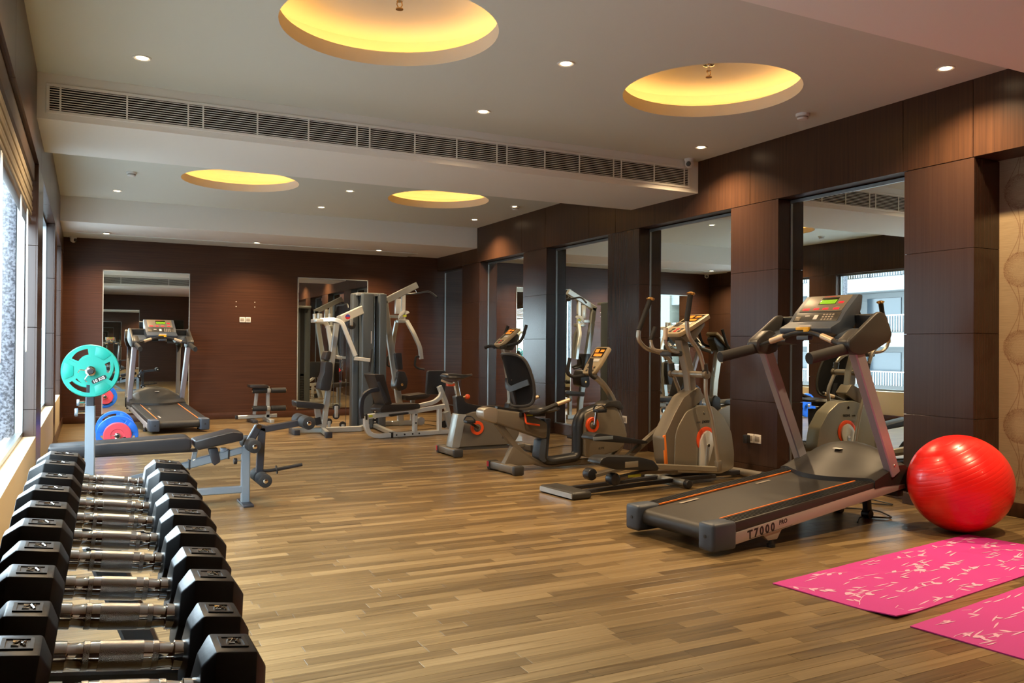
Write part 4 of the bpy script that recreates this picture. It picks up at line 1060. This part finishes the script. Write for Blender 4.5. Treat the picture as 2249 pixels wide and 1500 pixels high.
    sp.sweep([(lz(.82+.1*(abs(w)/.21), w)-.02, w, .80+.07*(abs(w)/.2)**1.2) for w in [-.21+.42*i/12 for i in range(13)]], [(.028, -.01), (.028, .01), (-.028, .01), (-.028, -.01)], side=(0, 0, 1))
    sp.build('lumbar_band', navy_p, t)
    MB().prism(fil2([(.10, .80), (.15, .80), (.205, .62), (.16, .61)], .01), -.03, .03, .005).build('backrest_bracket', dark_met, t)
    mb = MB(); secs = [(.18, .15, .575, .605), (.24, .20, .565, .625), (.38, .21, .565, .632), (.52, .18, .575, .63), (.60, .12, .585, .618)]
    mb.loft([[V(l, w*a, z0+(z1-z0)*b) for a, b in ((-.75, 0), (.75, 0), (1, .4), (.9, .9), (.5, .8), (-.5, .8), (-.9, .9), (-1, .4))] for l, w, z0, z1 in secs]); mb.build('seat_cushion', vinyl, t, ang=60)
    MB().box((.16, -.075, .53), (.46, .075, .575), .008).build('seat_carriage', black_p, t)
    MB().tube(fil([(.21, -.09, .575), (.205, -.12, .475), (.36, -.12, .45)], .02), .010, 8).build('slide_lever', orange, t)
    MB().box((.24, -.0765, .540), (.31, -.0755, .558)).build('warning_label', yel_lab, t)
    text_mesh('lettering', 'ELITE', .03, ink, t, frame_m((1.10, -.0865, .17), (1, 0, .04), (0, 0, 1)), shear=.2)
recumbent()

# ================================================================== elliptical trainer
def elliptical():
    t = thing('elliptical_trainer', 'champagne grey elliptical trainer with tall swinging arms', 'elliptical trainer', (3.48, 5.87, 0), R(5))
    body = fil2([(1.12, .11), (1.135, .43), (1.165, .515), (1.27, .65), (1.42, .695), (1.595, .682), (1.735, .58), (1.835, .43), (1.87, .245), (1.865, .10), (1.70, .06)], .03)
    MB().prism(body, -.085, .085, .02, seg=3).build('shroud', champ, t)
    MB().prism(fil2([(1.03, .225), (1.005, .425), (1.07, .525), (1.135, .63), (1.245, .775), (1.42, .86), (1.47, .80), (1.50, .765), (1.33, .66), (1.25, .57), (1.195, .47), (1.225, .09), (1.10, .09)], .02), -.075, .075, .02, seg=3).build('front_column', bronze, t)
    MB().prism([(1.008, .44), (1.028, .452), (1.055, .19), (1.03, .185)], -.0775, -.055, .002).build('orange_strip', orange_l, t)
    MB().rtube([(1.395, 0, .80), (1.37, 0, .98), (1.27, 0, 1.29)], .085, .085).build('mast', champ_l, t)
    cb = MB().cyl((1.37, -.20, .975), (1.37, .20, .975), .030, 20).build('pivot_tube', champ_l, t)
    for s in (-1, 1): MB().cyl((1.37, s*.198, .975), (1.37, s*.235, .975), .040, 20, bev=.006).build('pivot_cap', bronze, cb)
    near = [(1.184, 1.682), (1.14, 1.445), (1.159, 1.31), (1.299, 1.176), (1.338, 1.06), (1.37, .975)]
    far = [(1.092, 1.65), (.957, 1.367), (.949, 1.283), (1.041, 1.20), (1.23, 1.165), (1.35, 1.09), (1.37, .975)]
    for nm, P, s in (('near', near, -1), ('far', far, 1)):
        w = s*.21
        MB().tube(fil(L3(P[1:], w), .08, 6), .019, 12).build('swing_arm', champ_l, t)
        g = MB().tube(L3([P[0], P[1]], w), .024, 12).build('foam_grip', foam, t)
        MB().lathe((P[0][0]+.003, w, P[0][1]-.01), (.1, 0, 1), [(0, .026), (.012, .040), (.022, .036), (.03, .012)], 18).build('grip_knob', brass, g)
        MB().tube(L3([(1.352, 1.07), (1.37, .985)], w), .028, 12).build('arm_boot', charcoal, t)
    MB().tube(fil(L3([(1.37, .97), (1.372, .78), (1.44, .63), (1.50, .36), (1.53, .15)], -.21), .1, 6), .018, 12).build('drive_arm', champ_l, t)
    MB().tube(fil(L3([(1.37, .97), (1.42, .88), (1.47, .78), (1.44, .60), (1.28, .52), (1.20, .48)], .21), .08, 6), .018, 12).build('drive_arm', champ_l, t)
    MB().box((1.505, -.235, .105), (1.56, -.185, .21), .012).build('arm_joint', bronze, t)
    for s, P in ((-1, [(.985, 1.385), (.975, 1.27), (1.035, 1.19), (1.27, 1.16)]), (1, [(1.07, 1.395), (1.013, 1.27), (1.03, 1.19), (1.27, 1.16)])):
        pts = fil([(P[0][0], s*.115, P[0][1]), (P[1][0], s*.115, P[1][1]), (P[2][0], s*.10, P[2][1]), (P[3][0], s*.02, P[3][1])], .06, 6)
        o = MB().tube(pts, .016, 10).build('fixed_handle', champ_l, t)
        MB().tube([(P[0][0], s*.115, P[0][1]), (P[1][0]+.002, s*.115, P[1][1]+.01)], .021, 12).build('pulse_grip', grip_tan if s < 0 else foam, o)
    MB().box((1.10, -.06, 1.135), (1.24, .09, 1.185), .012).build('cable_box', charcoal, t)
    u = V(1.50-1.10, 0, 1.535-1.33).normalized(); n = V(-u.z, 0, u.x); bike_console(t, V(1.15, 0, 1.335), u, n, .13, .40)
    MB().prism(fil2([(1.20, 1.31), (1.46, 1.46), (1.50, 1.43), (1.36, 1.27), (1.26, 1.26)], .02), -.08, .08, .014).build('console_back', bronze, t)
    MB().lathe((1.50, -.08, .385), (0, -1, 0), [(0, .115), (.012, .115), (.016, .108), (.016, .085), (.012, .08)], 40).build('orange_ring', orange, t)
    ck = MB().prism(fil2([(1.44, .43), (1.50, .475), (1.57, .435), (1.59, .37), (1.505, .14), (1.44, .10), (1.405, .14), (1.41, .37)], .03), -.115, -.088, .008).build('crank_cover', white_m, t)
    MB().prism(fil2([(1.485, .34), (1.515, .35), (1.52, .32), (1.475, .12), (1.455, .12)], .01), -.122, -.113, .003).build('crank_arm', silver, ck)
    MB().cyl((1.50, -.11, .335), (1.50, -.126, .335), .014, 12).build('crank_bolt', chrome, ck)
    # pedals
    def pedal(lift, l, s, P):
        o = MB().prism(fil2(P, .02), s*.16-.085, s*.16+.085, .012).build('foot_pedal', black_p, t)
        return o
    p1 = pedal(0, 0, -1, [(.165, .27), (.19, .312), (.245, .328), (.595, .300), (.74, .262), (.80, .20), (.79, .175), (.337, .215)])
    MB().box((.43, -.2465, .222), (.57, -.243, .272), .002).build('side_plate', champ, p1)
    MB().box((.30, -.245, .329), (.58, -.075, .333), .002, m=Matrix.Translation((0, 0, .001))).build('tread', foam, p1) if False else None
    p2 = pedal(0, 0, 1, [(.345, .43), (.36, .465), (.405, .480), (.65, .44), (.95, .385), (.955, .365), (.88, .36), (.364, .415)])
    MB().box((.345, .073, .42), (.56, .0765, .45), .001).build('side_plate', steel_b, p2)
    MB().rtube(L3([(.70, .215), (1.54, .128)], -.20), .05, .045).build('pedal_bar', champ, t)
    MB().rtube(L3([(.80, .24), (1.30, .55)], .17), .045, .05).build('pedal_bar', bronze, t)
    MB().rtube(L3([(.88, .37), (1.0, .36)], .17), .045, .03).build('pedal_link', bronze, t)
    for s in (-1, 1):
        w = s*.13
        MB().rtube(L3([(.10, .032), (1.12, .052), (1.6, .05)], w*.75), .042, .032).build('base_rail', dark_met, t)
        MB().rtube(L3([(.40, .115), (.72, .155), (1.08, .135)], w*1.05), .075, .03).build('roller_ramp', bronze, t)
        MB().cyl((.375, w*1.2-.045, .125), (.375, w*1.2+.045, .125), .052, 20, bev=.014).build('roller', black_p, t)
    MB().box((.52, -.1785, .128), (.66, -.1755, .150), m=Matrix.Rotation(0, 4, 'Y')).build('warning_label', yel_lab, t)
    MB().box((-.09, -.24, 0), (.10, .24, .062), .022, seg=3).build('rear_foot', charcoal, t)
    MB().box((-.095, -.225, .012), (-.088, .225, .05)).build('rear_foot_trim', silver, t)
    MB().cyl((1.10, -.26, .045), (1.10, .26, .045), .030, 18).build('middle_foot_bar', silver, t)
    for s in (-1, 1): MB().cyl((1.10, s*.25, .042), (1.10, s*.30, .042), .036, 18, bev=.006).build('foot_cap', black_p, t)
    MB().cyl((2.02, -.30, .045), (2.02, .25, .045), .036, 18).build('front_foot_bar', champ_l, t)
    for s in (-1, 1): MB().cyl((2.02, s*.30-.02, .042), (2.02, s*.30+.02, .042), .040, 18, bev=.006).build('foot_cap', black_p, t)
    MB().rtube(L3([(1.55, .055), (2.02, .045)], 0), .09, .04).build('base_spine', dark_met, t)
    text_mesh('lettering', 'E4000', .036, ink, t, frame_m((1.452, -.0862, .534), (1, 0, 0), (0, 0, 1)), bold=.001, shear=.25)
    text_mesh('lettering', 'ELITE', .020, ink, t, frame_m((1.385, -.0862, .536), (1, 0, 0), (0, 0, 1)), shear=.25)
    MB().cyl((1.48, -.083, .625), (1.48, -.089, .625), .014, 16).build('badge', chrome, t)
elliptical()

# ================================================================== multi gym
def multi_gym():
    t = thing('multi_gym', 'silver multi station gym with dark grey weight towers', 'multi gym', (2.78, 11.5, 0))
    # towers
    for l0, l1, y0, y1 in ((.662, .762, .42, .56), (.765, .945, .28, .56), (1.022, 1.142, .28, .56)):
        MB().box((l0, y0, .0), (l1, y1, 1.985), .02, seg=3).build('weight_tower', slate, t)
    MB().box((.71, .34, 1.95), (1.12, .70, 1.995), .006).build('tower_top', silver, t)
    MB().cyl((.983, .40, .03), (.983, .40, 1.96), .012, 10).build('guide_rod', chrome, t)
    for k in range(12):
        o = MB().box((.948, .31, .08+.049*k), (1.019, .55, .122+.049*k), .004).build('weight_slab', black_p, t)
        MB().box((.97, .307, .095+.049*k), (.996, .311, .107+.049*k)).build('number_tag', white_p, o)
    MB().box((.90, .2775, 1.25), (.912, .281, 1.43)).build('side_marking', white_m, t)
    MB().box((.94, .47, .62), (1.03, .55, 1.95)).build('gap_shade_panel', black_p, t)  # black panel added so the gap between the towers reads as shade
    # station 1: pec fly / press
    MB().rtube([(.315, 0, 1.525), (.135, 0, .03)], .07, .075).build('seat_post', silver, t)
    MB().rtube([(.36, 0, 1.575), (.775, .33, 1.74)], .08, .12).build('top_beam', white_m, t)
    d = MB().cyl((.46, -.041, 1.62), (.46, -.046, 1.62), .036, 24).build('round_badge', red_dot, t)
    MB().prism([(.425, 1.62), (.495, 1.62), (.484, 1.646), (.46, 1.655), (.436, 1.646)], -.0475, -.0455).build('badge_top', blue_dot, d)
    for s in (-1, 1):
        arm = fil([(.06, s*.12, 1.565), (.24, s*.20, 1.572), (.33, s*.23, 1.53), (.515, s*.25, 1.075)], .08, 6) if s < 0 else fil([(.06, s*.10, 1.565), (.20, s*.22, 1.55), (.255, s*.25, 1.49), (.31, s*.25, 1.15)], .06, 6)
        MB().rtube(arm, .05, .055).build('press_arm', white_m, t)
    MB().rtube([(.50, -.25, 1.04), (.72, -.25, 1.015)], .045, .05).build('press_link', white_m, t)
    MB().tube([(.745, -.25, 1.17), (.712, -.25, .85)], .017, 10).build('press_grip', foam, t)
    MB().rtube([(.30, .25, 1.06), (.46, .25, 1.04)], .04, .05).build('press_link', white_m, t)
    MB().tube([(.33, .25, 1.12), (.31, .25, .88)], .017, 10).build('press_grip', foam, t)
    hb = MB().box((-.01, -.16, 1.53), (.10, .16, 1.58), .008).build('arm_pivot_block', white_m, t)
    for x, y in ((.03, -.12), (.09, 0), (.20, -.05), (.03, .12)): MB().cyl((x, y, 1.56), (x, y, 1.655), .022, 14, bev=.004).build('pivot_pin', silver, t)
    MB().prism(fil2([(.125, 1.00), (.235, .98), (.235, .80), (.195, .59), (.055, .60), (.075, .74), (.115, .84)], .03), -.125, .125, .02, seg=3).build('back_pad', vinyl, t)
    MB().prism(fil2([(.155, 1.135), (.215, 1.135), (.19, 1.015), (.12, 1.02)], .02), -.12, .12, .012).build('head_pad', vinyl_br, t)
    MB().prism(fil2([(-.27, .465), (.115, .412), (.10, .338), (-.262, .372)], .025), -.15, .15, .018, seg=3).build('seat_pad', vinyl, t)
    MB().rtube([(.05, 0, .36), (.085, 0, .10)], .07, .08).build('seat_stem', silver, t)
    MB().rtube([(.05, 0, .22), (.07, 0, .12)], .085, .09).build('stem_sleeve', black_p, t)
    MB().rtube([(-.28, 0, .05), (.0, 0, .045), (.66, 0, .04), (.86, .30, .04)], .07, .07).build('base_rail', silver, t)
    MB().box((-.30, -.18, 0), (-.22, .18, .07), .006).build('front_foot', dark_met, t)
    MB().rtube([(.13, 0, .045), (.04, -.62, .045)], .07, .06, side=(0, 0, 1)).build('side_rail', silver, t)
    MB().box((.0, -.68, 0), (.09, -.60, .08), .006).build('side_foot', dark_met, t)
    def pulley(l, z, w=0, r=.046, par=None):
        o = MB().lathe((l, w-.012, z), (0, 1, 0), [(0, r), (.004, r), (.012, r*.86), (.02, r), (.024, r)], 24).build('pulley', black_p, t)
        MB().cyl((l, w-.016, z), (l, w+.016, z), .012, 12).build('pulley_bolt', chrome, o); return o
    pulley(.318, .35); pulley(.318, .23); MB().box((.292, -.02, .21), (.344, -.014, .37), .003).build('pulley_plate', silver, t)
    pulley(.216, .155); MB().box((.195, -.02, .06), (.24, -.014, .16), .002).build('pulley_plate', silver, t)
    pulley(.412, .105); MB().box((.39, -.02, .03), (.435, -.014, .11), .002).build('pulley_plate', silver, t)
    pulley(.53, 1.50, r=.055); MB().box((.50, -.02, 1.50), (.545, -.014, 1.60), .002).build('pulley_plate', silver, t)
    for pts in ([(.27, 0, .33), (.30, 0, 1.45)], [(.365, 0, .23), (.40, 0, 1.05)], [(.36, 0, .35), (.38, 0, 1.5)], [(.458, 0, .105), (.455, 0, 1.5)]):
        MB().tube(pts, .0035, 6).build('cable', black_p, t)
    MB().rtube([(.315, -.02, 1.05), (.44, -.02, 1.045)], .035, .035).build('cable_bracket', silver, t)
    m = MB()
    for k in range(6): m.tube([(.388+.007*cos(a)*(k % 2), -.03+.007*cos(a)*((k+1) % 2), 1.0-.028*k+.013*sin(a)) for a in [2*pi*i/8 for i in range(9)]], .0025, 5)
    m.build('chain', chrome, t)
    # station 2: lat pulldown + press, at the back of the machine
    st2 = set(t.children)
    MB().rtube([(.98, 0, 1.84), (1.50, 0, 2.11)], .075, .09).build('lat_arm', silver, t)
    MB().rtube([(1.01, 0, 1.86), (1.06, 0, 1.50), (1.25, 0, .36), (1.27, 0, .07)], .075, .085).build('rear_post', silver, t)
    MB().rtube([(1.292, 0, 2.02), (1.292, 0, 1.59)], .055, .058).build('arm_hanger', white_m, t)
    MB().box((1.17, -.03, 1.68), (1.25, .03, 1.90), .005).build('stop_block', white_m, t)
    MB().rtube([(1.07, 0, 1.64), (1.24, 0, 1.64)], .04, .045).build('hanger_strut', silver, t)
    q = MB().prism([(1.21, 1.585), (1.21, 1.66), (1.25, 1.715), (1.30, 1.735), (1.36, 1.725), (1.38, 1.70), (1.30, 1.66), (1.26, 1.585)], -.036, -.03, .001).build('adjuster_quadrant', white_m, t)
    for k in range(5): MB().cyl((1.222+.02*k, -.038, 1.615+.024*k-.002*k*k), (1.222+.02*k, -.035, 1.615+.024*k-.002*k*k), .006, 8).build('hole', black_p, q)
    MB().box((1.275, -.04, 1.64), (1.33, -.036, 1.67)).build('warning_label', yel_lab, t)
    MB().box((1.20, -.07, 1.55), (1.345, .07, 1.60), .008).build('yoke', silver, t)
    MB().rtube(fil([(1.33, -.06, 1.575), (1.38, -.18, 1.42), (1.463, -.25, 1.20), (1.485, -.25, 1.03)], .06), .05, .055).build('press_arm', silver, t)
    MB().rtube(fil([(1.22, .06, 1.575), (1.235, .2, 1.42), (1.222, .25, 1.20), (1.222, .25, 1.03)], .06), .05, .055).build('press_arm', silver, t)
    MB().tube(fil([(1.485, -.25, 1.06), (1.40, -.25, 1.07), (1.385, -.25, .93), (1.44, -.25, .895), (1.53, -.25, .88)], .03), .016, 10).build('press_grip', foam, t)
    MB().tube(fil([(1.222, .25, 1.06), (1.15, .25, 1.07), (1.14, .25, .93), (1.26, .25, .89)], .03), .016, 10).build('press_grip', foam, t)
    MB().cyl((1.46, 0, 2.07), (1.50, 0, 2.0), .006, 8).build('cable_hook', chrome, t)
    MB().tube(fil([(1.44, .65, 1.90), (1.48, .45, 2.0), (1.50, 0, 1.985), (1.52, -.45, 2.0), (1.56, -.65, 1.90)], .2, 6), .014, 10).build('lat_bar', black_p, t)
    MB().prism(fil2([(1.135, 1.115), (1.235, 1.115), (1.255, .875), (1.175, .875)], .02), -.12, .12, .015).build('head_pad', vinyl, t)
    MB().prism(fil2([(1.18, .85), (1.285, .85), (1.33, .72), (1.31, .60), (1.19, .565), (1.15, .62)], .03), -.13, .13, .018).build('back_pad', vinyl, t)
    MB().cyl((1.238, -.135, .662), (1.238, -.145, .662), .02, 16, bev=.003).build('pad_bolt', brass, t)
    MB().prism(fil2([(1.27, .50), (1.62, .53), (1.66, .50), (1.60, .455), (1.29, .43)], .02), -.18, .18, .016).build('seat_pad', vinyl_br, t)
    MB().rtube([(.80, 0, .10), (1.5, 0, .10)], .07, .07).build('base_rail', silver, t)
    MB().rtube([(1.45, 0, .44), (1.45, 0, .07)], .06, .06).build('seat_stem', silver, t)
    for o in t.children:                       # full size, set back level with the towers
        if o in st2: continue
        for q in [o] + list(o.children):
            for v in q.data.vertices: v.co = v.co*1.0565 + V(.157, .65, -.0678)
    # station 3: leg press, on its own rail in front
    c, s = cos(R(8)), sin(R(8))
    def T(l, w, z): return (l*c - w*s, -1.05 + l*s + w*c, z)
    def TL(pts, w=0): return [T(a, w, b) for a, b in pts]
    mt = Matrix.Rotation(R(8), 4, 'Z'); mt.translation = (0, -1.05, 0)
    sd = (-s, c, 0)
    def loc(o): o.matrix_local = mt; return o
    MB().rtube(fil(TL([(.45, .30), (.45, .16), (.50, .06), (.62, .028), (.77, .033), (1.78, .036)]), .08, 5), .06, .062, side=sd).build('press_rail', white_m, t)
    MB().rtube(TL([(.45, .292), (.77, .315), (1.124, .335), (1.62, .39)]), .06, .06, side=sd).build('press_seat_rail', white_m, t)
    for l, z in ((1.168, .335), (1.548, .375)): MB().rtube(TL([(l, z), (l, .04)]), .06, .06, side=sd).build('press_leg', white_m, t)
    loc(MB().box((.43, -.04, .255), (.455, .04, .33), .004).build('rail_cap', black_p, t))
    loc(MB().box((.80, -.037, .0), (.83, .037, .07), .003).build('rail_joint', black_p, t))
    loc(MB().box((.475, -.032, .285), (.53, -.0305, .315)).build('warning_label', yel_lab, t))
    b = MB()
    for l, z in ((.88, .033), (1.0, .035), (1.12, .036), (1.22, .036), (1.168, .29), (1.168, .18)): b.cyl((l, -.031, z), (l, -.035, z), .012, 10)
    loc(b.build('bolt_heads', black_p, t))
    loc(MB().prism(fil2([(.583, .35), (.582, .40), (.63, .45), (1.15, .447), (1.168, .43), (1.168, .38)], .02), -.15, .15, .018).build('press_seat', vinyl_br, t))
    loc(MB().prism(fil2([(.486, .845), (.626, .844), (.745, .455), (.655, .44)], .012), -.16, .16, .012).build('press_backrest', vinyl_br, t))
    loc(MB().prism([(.52, .75), (.56, .75), (.69, .49), (.65, .47)], -.175, -.162, .002).build('backrest_plate', dark_met, t))
    MB().rtube(fil(TL([(.60, .65), (.44, .635), (.345, .55), (.33, .40), (.345, .28)], -.10), .09, 6), .05, .055, side=sd).build('curved_guard', dark_met, t)
    loc(MB().prism(fil2([(.70, .295), (.97, .32), (.97, .345), (.70, .325)], .01), -.20, -.15, .006).build('side_grip', black_p, t))
    MB().rtube(fil(TL([(1.18, .40), (1.468, .45), (1.563, .52), (1.58, .58)]), .08, 5), .05, .055, side=sd).build('curved_tube', white_m, t)
    loc(MB().prism(fil2([(1.462, .875), (1.745, .875), (1.738, .535), (1.440, .545)], .03), .17, .225, .016).build('foot_plate', vinyl, t))
    MB().rtube(TL([(1.60, .66), (1.70, .44), (1.79, .10)], .10), .06, .065, side=sd).build('foot_plate_arm', white_m, t)
    loc(MB().prism(fil2([(1.60, .30), (1.68, .325), (1.776, .11), (1.665, .075)], .01), -.05, .05, .006).build('pivot_box', silver, t))
    p = MB().cyl((1.62, -.02, .14), (1.62, .02, .14), .05, 20).build('press_pulley', black_p, t); loc(p)
    loc(MB().cyl((1.25, -.03, .20), (1.25, .03, .20), .055, 20).build('press_pulley', silver, t))
    m = MB()
    for pts in ([(1.30, .2), (1.62, .17)], [(1.30, .16), (1.62, .10)], [(.9, .06), (1.6, .09)]): m.tube(TL(pts, .05), .004, 6)
    m.build('press_cables', black_p, t)
    MB().rtube([(.98, .30, .045), (.85, -.93, .045)], .06, .06, side=(0, 0, 1)).build('tie_rail', silver, t)
multi_gym()

# ================================================================== back extension chair
def roman():
    t = thing('back_extension_chair', 'low back extension chair with foam leg rollers by the back wall', 'exercise chair', (2.3, 13.6, 0))
    MB().rtube([(.255, 0, .56), (.262, 0, .02)], .05, .055).build('post', silver, t)
    MB().rtube([(-.21, 0, .078), (.40, 0, .092)], .05, .055).build('rail', silver, t)
    MB().box((-.24, -.03, .05), (-.20, .03, .11), .004).build('rail_cap', black_p, t)
    MB().rtube([(.09, 0, .50), (.05, 0, .12)], .045, .05).build('diagonal_strut', silver, t)
    MB().prism(fil2([(-.044, .592), (.236, .588), (.25, .535), (-.033, .542)], .02), -.14, .14, .014).build('pad', vinyl_br, t)
    MB().box((-.02, -.28, 0), (.06, .28, .05), .006).build('base_bar', dark_met, t)
    MB().box((.23, -.33, 0), (.30, .33, .055), .006).build('base_bar', silver, t)
    for z in (.497, .214):
        for a, b in ((.01, .23), (.295, .525)):
            o = MB().cyl((a, -.07, z), (b, -.07, z), .043, 20, bev=.006).build('foam_roller', foam, t)
            e = a if a < .2 else b; MB().cyl((e, -.07, z), (e+(.008 if a > .2 else -.008), -.07, z), .018, 12).build('end_cap', chrome, o)
        MB().cyl((.0, -.07, z), (.53, -.07, z), .012, 8).build('roller_axle', chrome, t)
        MB().box((.235, -.09, z-.03), (.285, 0, z+.03), .004).build('roller_bracket', silver, t)
roman()
